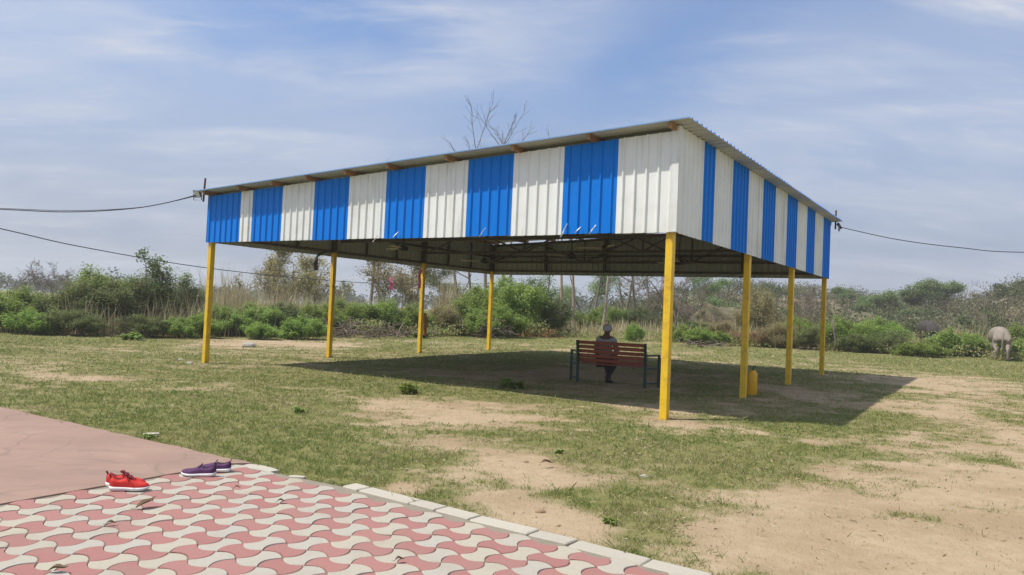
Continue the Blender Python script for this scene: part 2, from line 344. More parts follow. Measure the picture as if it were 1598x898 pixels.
def ground_mat():
    m, nt, n, l, out = new_mat('soil_and_turf'); p = n.new('ShaderNodeBsdfPrincipled'); l.new(p.outputs[0], out.inputs[0])
    at_ = n.new('ShaderNodeAttribute'); at_.attribute_name = 'grass'
    n1, n2, n3 = tnoise(n, l, 9, 5, .65), tnoise(n, l, 60, 4, .7), tnoise(n, l, .8, 4, .6)
    soil = lerp_rgb(n, l, mrange(n, l, n1, .3, .7), (.405, .305, .195), (.465, .36, .24))
    soil = lerp_rgb(n, l, mrange(n, l, n2, .55, .8, 0, .6), soil, (.29, .195, .11))
    soil = lerp_rgb(n, l, mrange(n, l, n3, .42, .66, 0, .75), soil, (.335, .245, .15))
    turf = lerp_rgb(n, l, mrange(n, l, n1, .3, .7), (.19, .188, .067), (.28, .248, .108))
    turf = lerp_rgb(n, l, mrange(n, l, n2, .35, .7, 0, .7), turf, (.11, .13, .04))
    ad = n.new('ShaderNodeMath'); ad.operation = 'MULTIPLY_ADD'; l.new(n2, ad.inputs[0]); ad.inputs[1].default_value = .55; 
    l.new(at_.outputs['Fac'], ad.inputs[2])
    c = lerp_rgb(n, l, mrange(n, l, ad.outputs[0], .38, 1.12), soil, turf)
    l.new(c, p.inputs['Base Color']); p.inputs['Roughness'].default_value = 1; p.inputs['Specular IOR Level'].default_value = .1
    ad2 = n.new('ShaderNodeMath'); ad2.operation = 'ADD'; l.new(n1, ad2.inputs[0]); l.new(n2, ad2.inputs[1])
    n4 = tnoise(n, l, 24, 5, .7, dist=.4); ad3 = n.new('ShaderNodeMath'); ad3.operation = 'ADD'; l.new(ad2.outputs[0], ad3.inputs[0]); l.new(n4, ad3.inputs[1])
    l.new(bump(n, l, ad3.outputs[0], .55, .035), p.inputs['Normal']); return m
M['ground'] = ground_mat()
tag(link('ground', gm, M['ground']), kind='structure')

# short grass: single blades, thicker in stands where the turf is, thinner on bare soil
def make_grass():
    n = 900000
    a = RNG.uniform(-.86, .92, n); d = np.exp(RNG.uniform(math.log(3.6), math.log(46), n)); d = 3.6 + (d - 3.6) * RNG.uniform(.9, 1.1, n)
    x, y = d * a, d
    # tufting
    x = x + RNG.normal(0, .01, n); g = grass_amount(x, y)
    tuft = fbm(x * 11, y * 11, 31, 2)
    keep = (RNG.random(n) < np.clip(g * 1.25 * np.clip((tuft - .25) * 2.6, 0, 1.2), .04, 1)) & ~((side_kerb(x, y) < .17) & (side_slab(x, y) < -.03))
    x, y, d, g, tuft = x[keep], y[keep], d[keep], g[keep], tuft[keep]; n = len(x)
    z = np.interp(0, [0, 1], [0, 0]) + Z(x, y)
    near = np.clip(1 - np.hypot(x, y) / 40, 0, 1)
    z = z + (fbm(x * 3, y * 3, 9, 3) - .5) * .035 * near + (fbm(x * .7, y * .7, 4, 2) - .5) * .05 * near
    z = np.where(np.hypot(x, y) < 9, np.minimum(z, -.024), z) - .004
    hgt = RNG.uniform(.009, .030, n) * (.55 + .65 * g) * (.6 + tuft) * (1 + .006 * d); hgt = np.where(RNG.random(n) < .04, hgt * 2.3, hgt); w = .0016 * d / 4 * RNG.uniform(.7, 1.5, n)
    th = RNG.uniform(0, 2 * math.pi, n); lean = RNG.normal(0, .8, n); lt = RNG.uniform(0, 2 * math.pi, n)
    bx, by = np.cos(th) * w, np.sin(th) * w; tx, ty = np.cos(lt) * lean * hgt, np.sin(lt) * lean * hgt
    V = np.empty((n, 4, 3)); 
    V[:, 0] = np.c_[x - bx, y - by, z]; V[:, 1] = np.c_[x + bx, y + by, z]
    V[:, 2] = np.c_[x + tx * .5 + bx * .8, y + ty * .5 + by * .8, z + hgt * .62]; V[:, 3] = np.c_[x + tx, y + ty, z + hgt]
    k = np.arange(n)[:, None] * 4
    F = np.concatenate([k + np.array([[0, 1, 2]]), k + np.array([[0, 2, 3]])])
    dry = np.clip((fbm(x * .9, y * .9, 91, 3) - .5) * 2.4 + (fbm(x * 5, y * 5, 92, 2) - .5) * 1.4 + .45 - .35 * (g - .5), 0, 1)
    mi = (RNG.random(n) < dry).astype(int)
    return np_mesh('grass', V.reshape(-1, 3), [F], False, np.r_[mi, mi])
M['grass'] = foliage('grass_blades', [(.14, .20, .045), (.185, .24, .058), (.235, .27, .075), (.29, .295, .105)], .4)
M['grass_dry'] = foliage('grass_blades_dry', [(.23, .235, .085), (.31, .285, .115), (.40, .35, .165), (.50, .43, .24)], .35)
tag(link('grass', make_grass(), [M['grass'], M['grass_dry']]), 'short patchy green and straw grass on the sandy ground', 'grass', kind='stuff')

# litter: bits of straw, twig and gravel lying on the soil
def make_litter():
    rng = np.random.default_rng(15); n = 60000
    a = rng.uniform(-.8, .86, n); d = np.exp(rng.uniform(math.log(3.8), math.log(30), n)); x, y = a * d, d; g = grass_amount(x, y); cl = fbm(x * 3.2, y * 3.2, 45, 3)
    keep = (rng.random(n) < np.clip((cl - .42) * 3.2, .04, 1) * (.10 + .75 * g)) & ~((side_kerb(x, y) < .17) & (side_slab(x, y) < -.03)); x, y, d = x[keep], y[keep], d[keep]; n = len(x)
    nr = np.clip(1 - np.hypot(x, y) / 40, 0, 1); z = Z(x, y) + (fbm(x * 3, y * 3, 9, 3) - .5) * .035 * nr + (fbm(x * .7, y * .7, 4, 2) - .5) * .05 * nr
    z = np.where(np.hypot(x, y) < 9, np.minimum(z, -.024), z) + .003
    th = rng.uniform(0, 6.28, n); ln = rng.uniform(.006, .035, n) * (.7 + d / 12); w = rng.uniform(.0015, .005, n) * (.7 + d / 9); t = np.c_[np.cos(th), np.sin(th), rng.normal(0, .25, n)] * ln[:, None]; b = np.c_[-np.sin(th), np.cos(th), np.zeros(n)] * w[:, None]; c = np.c_[x, y, z]
    up = np.c_[np.zeros(n), np.zeros(n), w * 1.2]
    V = np.stack([c - t, c + b, c + t, c - b, c + up], 1).reshape(-1, 3); k = np.arange(n)[:, None] * 5
    return np_mesh('litter', V, [np.concatenate([k + np.array([[0, 1, 4]]), k + np.array([[1, 2, 4]]), k + np.array([[2, 3, 4]]), k + np.array([[3, 0, 4]])])])
M['litter'] = foliage('litter', [(.16, .11, .065), (.24, .17, .10), (.32, .235, .14), (.42, .33, .21)], .05)
tag(link('ground_litter', make_litter(), M['litter']), 'bits of straw, twig and gravel scattered on the soil', 'litter', kind='stuff')

# ------------------------------------------------------------------ plain pink slab, pavers, kerb
def poly_prism(mb, pts, z0, z1, mi=0):
    k = len(pts); V = [(p[0], p[1], z0) for p in pts] + [(p[0], p[1], z1) for p in pts]
    F = [tuple(range(k))[::-1], tuple(range(k, 2 * k))] + [(i, (i + 1) % k, k + (i + 1) % k, k + i) for i in range(k)]
    return mb.add(V, F, mi)
def ccw(pts):
    a = sum(pts[i][0] * pts[(i + 1) % len(pts)][1] - pts[(i + 1) % len(pts)][0] * pts[i][1] for i in range(len(pts)))
    return list(pts) if a > 0 else list(pts)[::-1]
ud = PU / np.linalg.norm(PU)
_v0 = math.ceil((lati @ (SL0 - P0))[1] + .42 - .5) - .27
_j = lambda s_: P0 + PV * _v0 + PU * (lati @ (s_ - P0))[0]
SL0, SL1 = _j(SL0), _j(SL1)
sA, sB = SL1 + (SL1 - SL0) * .06, SL0 - (SL1 - SL0) * 3.0
far_l = ST0 - sd * 6
rim = [tuple(ST2 + (far_l - ST2) * t + sn * float((vnoise(np.array([t * 60.]), np.array([3.3]), 8) - .5)[0]) * .05) for t in np.linspace(0, 1, 60)]
slab_pts = ccw([tuple(sA)] + rim + [tuple(sB)])
def slab_mat():
    m, nt, n, l, out = new_mat('pink_slab'); p = n.new('ShaderNodeBsdfPrincipled'); l.new(p.outputs[0], out.inputs[0])
    a, b, c = tnoise(n, l, 1.1, 6, .6), tnoise(n, l, 3.2, 4, .6, dist=1.2, sc=(.55, 2.4, 1)), tnoise(n, l, 120, 3, .6)
    col = lerp_rgb(n, l, mrange(n, l, a, .35, .68), (.335, .222, .172), (.29, .19, .148))
    col = lerp_rgb(n, l, mrange(n, l, b, .50, .68, 0, .75), col, (.255, .175, .14))
    col = lerp_rgb(n, l, mrange(n, l, c, .5, .8, 0, .35), col, (.22, .16, .13))
    tc = n.new('ShaderNodeTexCoord'); wv = n.new('ShaderNodeTexNoise'); wv.inputs['Scale'].default_value = 1.7; l.new(tc.outputs['Object'], wv.inputs['Vector']); mxv = n.new('ShaderNodeMix'); mxv.data_type = 'RGBA'; mxv.blend_type = 'ADD'; mxv.inputs['Factor'].default_value = .35
    l.new(tc.outputs['Object'], mxv.inputs['A']); l.new(wv.outputs['Color'], mxv.inputs['B']); vo = n.new('ShaderNodeTexVoronoi'); vo.feature = 'DISTANCE_TO_EDGE'; vo.inputs['Scale'].default_value = .9; l.new(mxv.outputs['Result'], vo.inputs['Vector'])
    col = lerp_rgb(n, l, mrange(n, l, vo.outputs['Distance'], .0, .016, .45, 0), col, (.19, .135, .11))
    col = lerp_rgb(n, l, mrange(n, l, tnoise(n, l, 2.6, 7, .7), .56, .74, 0, .6), col, (.40, .30, .225))
    l.new(col, p.inputs['Base Color']); p.inputs['Roughness'].default_value = .8; p.inputs['Specular IOR Level'].default_value = .3
    ad = n.new('ShaderNodeMath'); ad.operation = 'ADD'; l.new(b, ad.inputs[0]); l.new(c, ad.inputs[1])
    l.new(bump(n, l, ad.outputs[0], .35, .012), p.inputs['Normal']); return m
M['slab'] = slab_mat()
mb = MB(); poly_prism(mb, slab_pts, -.2, .006); tag(mb.build('concrete_slab', M['slab']), kind='structure')

pave = tag(empty('paving'), kind='structure')
bedL = sB - (0, 0); 
bed = ccw([tuple(SL0 - ud * 3.2), tuple(SL1 + ud * .12), tuple(SL1 + ud * .12 + kd * .35 + (0, .05)), tuple(KI0 + kn * .05), tuple(KI1 + kd * 2.2 + kn * .05), tuple(KI1 + kd * 2.2 - kn * 4)])
mb = MB(); poly_prism(mb, bed, -.19, -.0055); mb.build('mortar_bed', M['mortar'], pave)
CELL = .181; SAG = .041; GAP = .0024
def paver_outline(u_end_convex, seg=6):
    # unit cell corners in (u, v) metres; arcs bulge out on the u ends and in on the v sides (or the reverse)
    h = CELL / 2; c = [(-h, -h), (h, -h), (h, h), (-h, h)]; out = []
    for i in range(4):
        a, b = np.array(c[i]), np.array(c[(i + 1) % 4]); nrm = np.array([(b - a)[1], -(b - a)[0]]) / CELL
        s = SAG * (1 if (i % 2 == 1) == u_end_convex else -1)
        for k in range(seg):
            t = k / seg; out.append(a + (b - a) * t + nrm * s * 4 * t * (1 - t))
    return np.array(out)
ORTH_U = PU / np.linalg.norm(PU); ORTH_V = PV / np.linalg.norm(PV)
def paver_mesh(conv, mat, name):
    o = paver_outline(conv); k = len(o)
    rings = []
    for sc_, z in ((1 - 2 * GAP / CELL, -.05), (1 - 2 * GAP / CELL, -.0045), (1 - 2 * (GAP + .0035) / CELL, 0)):
        q = o * sc_; rings.append(np.c_[q[:, :1] * (np.linalg.norm(PU) / CELL) * ORTH_U + q[:, 1:] * (np.linalg.norm(PV) / CELL) * ORTH_V, np.full(k, z)])
    V = np.concatenate(rings); i = np.arange(k); j = (i + 1) % k
    F = [np.r_[np.c_[j, i, i + k, j + k], np.c_[j + k, i + k, i + 2 * k, j + 2 * k]], (np.arange(k)[::-1] + 2 * k)[None]]
    me = np_mesh(name, V, F); me.materials.append(mat); me.polygons.foreach_set('use_smooth', [False] * len(me.polygons)); return me
pav_me = {True: paver_mesh(True, M['cream'], 'paver_cream'), False: paver_mesh(False, M['pink'], 'paver_pink')}
cells = []
for i in range(-26, 30):
    for j in range(-12, 40):
        c = P0 + PU * (i + .5) + PV * (j + .5)
        if side_kerb(*c) > -.10: continue
        rel = lati @ (c - SL0)
        if rel[1] < .7: continue
        if c[1] < 2.6 or c[0] < -5.2 or c[0] > 2.6: continue
        uu = 799 + FPX * (c[0] * math.cos(ROLL) - math.sin(ROLL) * (_s * c[1] + _c * CAMH)) / (c[1] * _c - CAMH * _s); vv_ = ground(0, 898)[1]
        vis = 0 if (-120 < uu < 1200 and c[1] > 3.6 + max(0, c[0]) * .3) else 50
        cells.append((vis + float(np.hypot(*c)), i, j, c))
cells.sort(key=lambda a: a[0])
prng = random.Random(5); rest = {True: [], False: []}
for k, (_, i, j, c) in enumerate(cells):
    white = (i + j) % 2 == 0
    dz, rx, ry = prng.uniform(-.0035, .0035), prng.gauss(0, .009), prng.gauss(0, .009)
    if k < 300:
        o = bpy.data.objects.new('paver', pav_me[white]); COL.objects.link(o); o.parent = pave
        o.location = (c[0], c[1], .004 + dz); o.rotation_euler = (rx, ry, prng.gauss(0, .008))
    else: rest[white].append((c[0], c[1], .004 + dz, rx, ry))
Vs, Fs4, Fsn, mi4, min_ = [], [], [], [], []; off = 0
for white in (True, False):
    me = pav_me[white]; v = np.empty(len(me.vertices) * 3, np.float32); me.vertices.foreach_get('co', v); v = v.reshape(-1, 3)
    q4 = np.array([p.vertices[:] for p in me.polygons if len(p.vertices) == 4]); qn = np.array([p.vertices[:] for p in me.polygons if len(p.vertices) > 4])
    for x, y, z, rx, ry in rest[white]:
        w = v.copy(); w[:, 2] += v[:, 1] * rx - v[:, 0] * ry; Vs.append(w + (x, y, z)); Fs4.append(q4 + off); Fsn.append(qn + off); off += len(v); mi4 += [0 if white else 1] * len(q4); min_ += [0 if white else 1] * len(qn)
if Vs:
    me = np_mesh('paver_rest', np.concatenate(Vs), [np.concatenate(Fs4), np.concatenate(Fsn)], False, mi4 + min_)
    o = link('far_pavers', me, [M['cream'], M['pink']], pave); tag(o, kind='stuff')

# kerb: pale concrete blocks along the lawn
kerb = tag(empty('kerb'), kind='structure')
kr = random.Random(3); w = .145
joints = [-.16]; 
for u, v in ((573, 763), (657, 782), (698, 792), (752, 805), (845, 828), (902, 845), (1018, 873), (1117, 896)):
    x, y = ground(u, v); joints.append(float((np.array((x, y)) - KI0) @ kd))
joints = sorted(joints); L = .42
while joints[-1] < 5: joints.append(joints[-1] + L + kr.uniform(-.03, .03))
for a, b in zip(joints[:-1], joints[1:]):
    if b - a < .06: continue
    mb = MB(); g = .0055; ln = b - a - 2 * g
    mb.box((0, 0, 0), (ln, w, .14), None, 0, .007)
    o = mb.build('kerb_stone', M['concrete'], kerb)
    c = KI0 + kd * (a + b) / 2 + kn * (w / 2 + .004 + kr.uniform(-.006, .006))
    o.location = (c[0], c[1], -.062 + kr.uniform(-.004, .004)); o.rotation_euler = (kr.gauss(0, .012), kr.gauss(0, .01), math.atan2(kd[1], kd[0]) + kr.gauss(0, .012))
def loose_slab(u, v, dims, rz, label, chips):
    x, y = ground(u, v); mb = MB(); n = len(chips)
    pts = [(dims[0] / 2 * math.cos(a) * r * 1.2, dims[1] / 2 * math.sin(a) * r * 1.2) for a, r in chips]
    poly_prism(mb, pts, -.03, dims[2]); o = mb.build('concrete_fragment', M['concrete']); o.location = (x, y, -.012); o.rotation_euler = (R(1.5), R(-1), rz)
    return tag(o, label, 'concrete piece', 'loose concrete pieces by the lawn')
ch = [(.5, 1.15), (1.2, .95), (2.0, .98), (2.62, 1.12), (3.3, .95), (3.75, 1.16), (4.6, .92), (5.75, 1.13)]
loose_slab(405, 730, (.34, .13, .012), math.atan2(kd[1], kd[0]) + .03, 'largest broken kerb slab lying flat beside the purple shoes', ch)
loose_slab(463, 743.5, (.12, .06, .012), -.2, 'small broken concrete chip in the grass near the kerb end', ch[::-1][::-1])
loose_slab(236, 676, (.13, .09, .008), .5, 'pale stone fragment on the lawn beside the pink slab', ch)
# ------------------------------------------------------------------ hill on the right
def hill():
    b = np.linspace(.10, 1.15, 120); d = np.linspace(48, 190, 90); B, D = np.meshgrid(b, d)
    crest = np.interp(b, [.10, .18, .25, .34, .45, .53, .60, .68, .8, 1.15], [.3, 2.2, 4.2, 4.8, 4.2, 4.4, 4.0, 5.4, 6.5, 8])
    cd = np.interp(b, [.10, .34, .5, .62, .70, 1.15], [120, 105, 110, 105, 82, 78]); start = cd * .62
    s = np.clip((D - start[None]) / (cd - start)[None], 0, 1); s = s * s * (3 - 2 * s)
    H = s * crest[None]; X = B * D
    H = H * (.8 + .5 * fbm(X * .09, D * .09, 41, 4)) + (fbm(X * .3, D * .3, 51, 3) - .5) * 1.1 * np.clip(H, 0, 1)
    zz = Z(X.ravel(), D.ravel()) + H.ravel() - .12
    n, k = B.shape; I = np.arange(n * k).reshape(n, k)
    return np_mesh('hill', np.c_[X.ravel(), D.ravel(), zz], [np.c_[I[:-1, :-1].ravel(), I[:-1, 1:].ravel(), I[1:, 1:].ravel(), I[1:, :-1].ravel()]], True), X, D, zz.reshape(n, k)
hill_me, HX, HD, HZ = hill()
def hill_mat():
    m, nt, n, l, out = new_mat('dry_hillside'); p = n.new('ShaderNodeBsdfPrincipled'); l.new(p.outputs[0], out.inputs[0])
    a, b = tnoise(n, l, .16, 6, .6), tnoise(n, l, 1.6, 5, .7)
    c = lerp_rgb(n, l, mrange(n, l, a, .42, .60), (.15, .135, .075), (.26, .19, .125)); c = lerp_rgb(n, l, mrange(n, l, b, .45, .7, 0, .8), c, (.12, .12, .06))
    l.new(c, p.inputs['Base Color']); p.inputs['Roughness'].default_value = 1; l.new(bump(n, l, b, .8, .4), p.inputs['Normal']); return m
M['hill'] = hill_mat()
tag(link('hill', hill_me, M['hill']), kind='structure')
def hill_z(x, y):
    b = x / y; i = np.clip((b - .10) / 1.05 * 119, 0, 118.99); j = np.clip((y - 48) / 142 * 89, 0, 88.99); i0, j0 = int(i), int(j); fi, fj = i - i0, j - j0
    h = HZ[j0, i0] * (1 - fi) * (1 - fj) + HZ[j0, i0 + 1] * fi * (1 - fj) + HZ[j0 + 1, i0] * (1 - fi) * fj + HZ[j0 + 1, i0 + 1] * fi * fj
    return max(float(h), float(Z(x, y))) if (.10 < b < 1.15 and 48 < y < 190) else float(Z(x, y))

# ------------------------------------------------------------------ plants
def tubes(segs, sides=5):                                     # segs: (n,8) p0 p1 r0 r1
    s = np.asarray(segs, float)[:, :8]; n = len(s); p0, p1, r0, r1 = s[:, :3], s[:, 3:6], s[:, 6], s[:, 7]
    t = p1 - p0; t /= np.maximum(np.linalg.norm(t, axis=1, keepdims=True), 1e-9)
    ref = np.where(np.abs(t[:, 2:3]) < .9, np.array([[0, 0, 1.]]), np.array([[1., 0, 0]]))
    a = np.cross(t, ref); a /= np.linalg.norm(a, axis=1, keepdims=True); b = np.cross(t, a)
    q = 2 * np.pi * np.arange(sides) / sides; ring = a[:, None] * np.cos(q)[None, :, None] + b[:, None] * np.sin(q)[None, :, None]
    V = np.concatenate([p0[:, None] + ring * r0[:, None, None], p1[:, None] + ring * r1[:, None, None]], 1).reshape(-1, 3)
    k = (np.arange(n) * 2 * sides)[:, None]; i = np.arange(sides); j = (i + 1) % sides
    F = np.stack([k + i, k + j, k + sides + j, k + sides + i], -1).reshape(-1, 4); return V, F
def leaves(P, size, rng, aspect=.5, up=.5, jit=.3):           # diamond leaves at points P
    n = len(P); sz = size * rng.uniform(1 - jit, 1 + jit, n)
    nrm = rng.normal(0, 1, (n, 3)); nrm[:, 2] = np.abs(nrm[:, 2]) + up; nrm /= np.linalg.norm(nrm, axis=1, keepdims=True)
    t = rng.normal(0, 1, (n, 3)); t -= nrm * (t * nrm).sum(1, keepdims=True); t /= np.linalg.norm(t, axis=1, keepdims=True); b = np.cross(nrm, t)
    h = sz[:, None] * .5; V = np.stack([P - t * h, P + b * h * aspect - nrm * h * .15, P + t * h, P - b * h * aspect - nrm * h * .15], 1).reshape(-1, 3)
    k = np.arange(n)[:, None] * 4; return V, k + np.arange(4)[None]
def grow(rng, p, d, length, r, level, maxl, segs, tips, spread=.6, nch=3, up=.15, wob=.12, taper=.6, start=.35, minr=.004, shrink=.62, limb=0):
    n = max(3, 6 - level); p = np.array(p, float); d = np.array(d, float); d /= np.linalg.norm(d); step = length / n; r0 = r
    for i in range(n):
        d = d + rng.normal(0, wob, 3); d[2] += up * .25; d /= np.linalg.norm(d)
        q = p + d * step; r1 = max(r0 * (1 - (1 - taper) / n), minr); segs.append((*p, *q, r0, r1, limb)); p, r0 = q, r1
        f = (i + 1) / n
        if level < maxl and f >= start:
            for _ in range(nch if level else max(1, nch - 1)):
                if rng.random() < .30: continue
                ax = rng.normal(0, 1, 3); ax -= d * ax.dot(d); ax /= np.linalg.norm(ax); s = spread * rng.uniform(.7, 1.3)
                nd = d * math.cos(s) + ax * math.sin(s); nd[2] += up
                if level == 0: LIMB[0] += 1
                grow(rng, p, nd, length * shrink * rng.uniform(.6, 1.1) * (1.15 - .45 * f), max(r0 * .55, minr), level + 1, maxl, segs, tips, spread, nch, up, wob, taper, .25, minr, shrink, LIMB[0] if level == 0 else limb)
        if level >= maxl - 1: tips.append((p.copy(), d.copy(), level))
    return p
LIMB = [0]
TREE_ME = {}
def bare_tree_mesh(key, h, spread, nch, maxl, up, trunk_r, start, seed, wob=.1, shrink=.55, fork=1, minr=.008, taper=.28):
    rng = np.random.default_rng(seed); trunk, tips = [], []; LIMB[0] = 0
    for k in range(fork):
        a = rng.uniform(0, 6.28); lean = 0 if fork == 1 else .28
        grow(rng, (0, 0, -.1), (math.cos(a) * lean + rng.normal(0, .03), math.sin(a) * lean + rng.normal(0, .03), 1), h * rng.uniform(.85, 1), trunk_r / fork ** .5, 0, maxl, trunk, tips, spread, nch, up, wob, taper, start, minr, shrink)
    s = np.array(trunk); V1, F1 = tubes(s[s[:, 8] == 0], 8); a = np_mesh(key + '_trunk', V1, [F1], True); lm = []
    for k in sorted(set(s[:, 8]) - {0}):
        V2, F2 = tubes(s[s[:, 8] == k], 4); lm.append(np_mesh(key + '_limb', V2, [F2], False))
    TREE_ME[key] = (a, lm, tips); return TREE_ME[key]
def plant(name, parts, loc, rz, sc, label, cat, group=None):
    e = empty(name, loc, rz, label, cat, group); e.scale = sc if isinstance(sc, tuple) else (sc,) * 3
    for pn, me in parts: o = bpy.data.objects.new(pn, me); COL.objects.link(o); o.parent = e
    return e
def cloud_leaves(rng, tips, per, rad, size, aspect=.5, flat=1., up=.5):
    T = np.array([t[0] for t in tips]); P = np.repeat(T, per, 0); P = P + rng.normal(0, rad, P.shape) * (1, 1, flat)
    return leaves(P, size, rng, aspect, up)

# leaf colours
FC = {'weed': [(0.224, 0.260, 0.132), (0.288, 0.325, 0.169), (0.367, 0.391, 0.221)], 'green': [(0.145, 0.236, 0.043), (0.219, 0.329, 0.064), (0.291, 0.405, 0.095), (0.395, 0.489, 0.133)],
      'mixed': [(.085, .13, .04), (.135, .195, .055), (.185, .24, .075), (.235, .27, .10), (.27, .205, .12)],
      'dark': [(0.074, 0.113, 0.043), (0.115, 0.169, 0.057), (0.177, 0.226, 0.081), (0.250, 0.282, 0.106)],
      'dry': [(0.250, 0.160, 0.085), (0.354, 0.226, 0.125), (0.458, 0.311, 0.172), (0.229, 0.188, 0.095)],
      'olive': [(0.188, 0.180, 0.085), (0.270, 0.244, 0.110), (0.364, 0.311, 0.153), (0.458, 0.367, 0.201)],
      'acacia': [(0.115, 0.180, 0.068), (0.166, 0.244, 0.085), (0.229, 0.311, 0.115), (0.302, 0.367, 0.144)]}
for k, c in FC.items(): M['leaf_' + k] = foliage('leaf_' + k, c)
def bush_mesh(key, colour, w, h, nst, per, leaf, seed, rad=.10, dome=1., bare=0.0):
    rng = np.random.default_rng(seed); segs, tips = [], []
    for k in range(nst):
        a = rng.uniform(0, 6.283); e = rng.uniform(0, 1) ** .7; base = np.array([math.cos(a) * e * w * .22, math.sin(a) * e * w * .22, -.05])
        out = e * w * .5 * dome; hh = h * math.sqrt(max(.08, 1 - (e * .93) ** 2)) * rng.uniform(.72, 1.08)
        tgt = np.array([math.cos(a) * out, math.sin(a) * out, hh]); d = tgt - base; ln = np.linalg.norm(d)
        grow(rng, base, d / ln * (1, 1, 1) + (0, 0, .25), ln * .95, .016, 0, 2, segs, tips, .7, 2, .12, .15, .35, .3, .0035, .42)
    s = np.array(segs); V, F = tubes(s, 3); st = np_mesh(key + '_stems', V, [F]); st.materials.append(M['twig'])
    tt = [t for t in tips if rng.random() > bare]
    V, F = cloud_leaves(rng, tt, per, rad, leaf, up=1.1); fo = np_mesh(key + '_foliage', V, [F]); fo.materials.append(M['leaf_' + colour])
    BUSH[key] = (st, fo)
BUSH = {}
bush_mesh('g1', 'green', 3, 1.6, 34, 10, .075, 1); bush_mesh('g2', 'green', 3, 1.6, 30, 11, .085, 2, .12); bush_mesh('g3', 'green', 2, 1.0, 22, 10, .07, 3)
bush_mesh('m1', 'mixed', 3, 1.6, 34, 9, .07, 4, .11, bare=.12); bush_mesh('m2', 'mixed', 3, 1.7, 30, 9, .07, 5, .11, bare=.25)
bush_mesh('d1', 'dark', 3, 1.6, 32, 10, .075, 6); bush_mesh('y1', 'dry', 3, 1.5, 34, 6, .05, 7, .10, bare=.3); bush_mesh('o1', 'olive', 3, 1.7, 30, 9, .075, 8, .13, bare=.1)
bush_mesh('s1', 'green', 1.0, .5, 7, 1, .15, 9, .05); bush_mesh('s2', 'weed', 1.0, .40, 7, 1, .16, 10, .07)
def bush(u, d, w, h, key, label, rz=None, y_off=0):
    st, fo = BUSH[key]; base = {'g3': (2, 1.0), 's1': (1, .5), 's2': (1, .45)}.get(key, (3, 1.6)); x = at(u, d)
    z = hill_z(x, d) if d > 48 else float(Z(x, d))
    return plant('small_weed' if key[0] == 's' else 'bush', (('stems', st), ('foliage', fo)), (x, d, z), (u * 1.7 + d) % 6.28 if rz is None else rz, (w * .92 / base[0], w * .92 / base[0], h * .86 / base[1]), label, 'weed' if key[0] == 's' else 'bush')

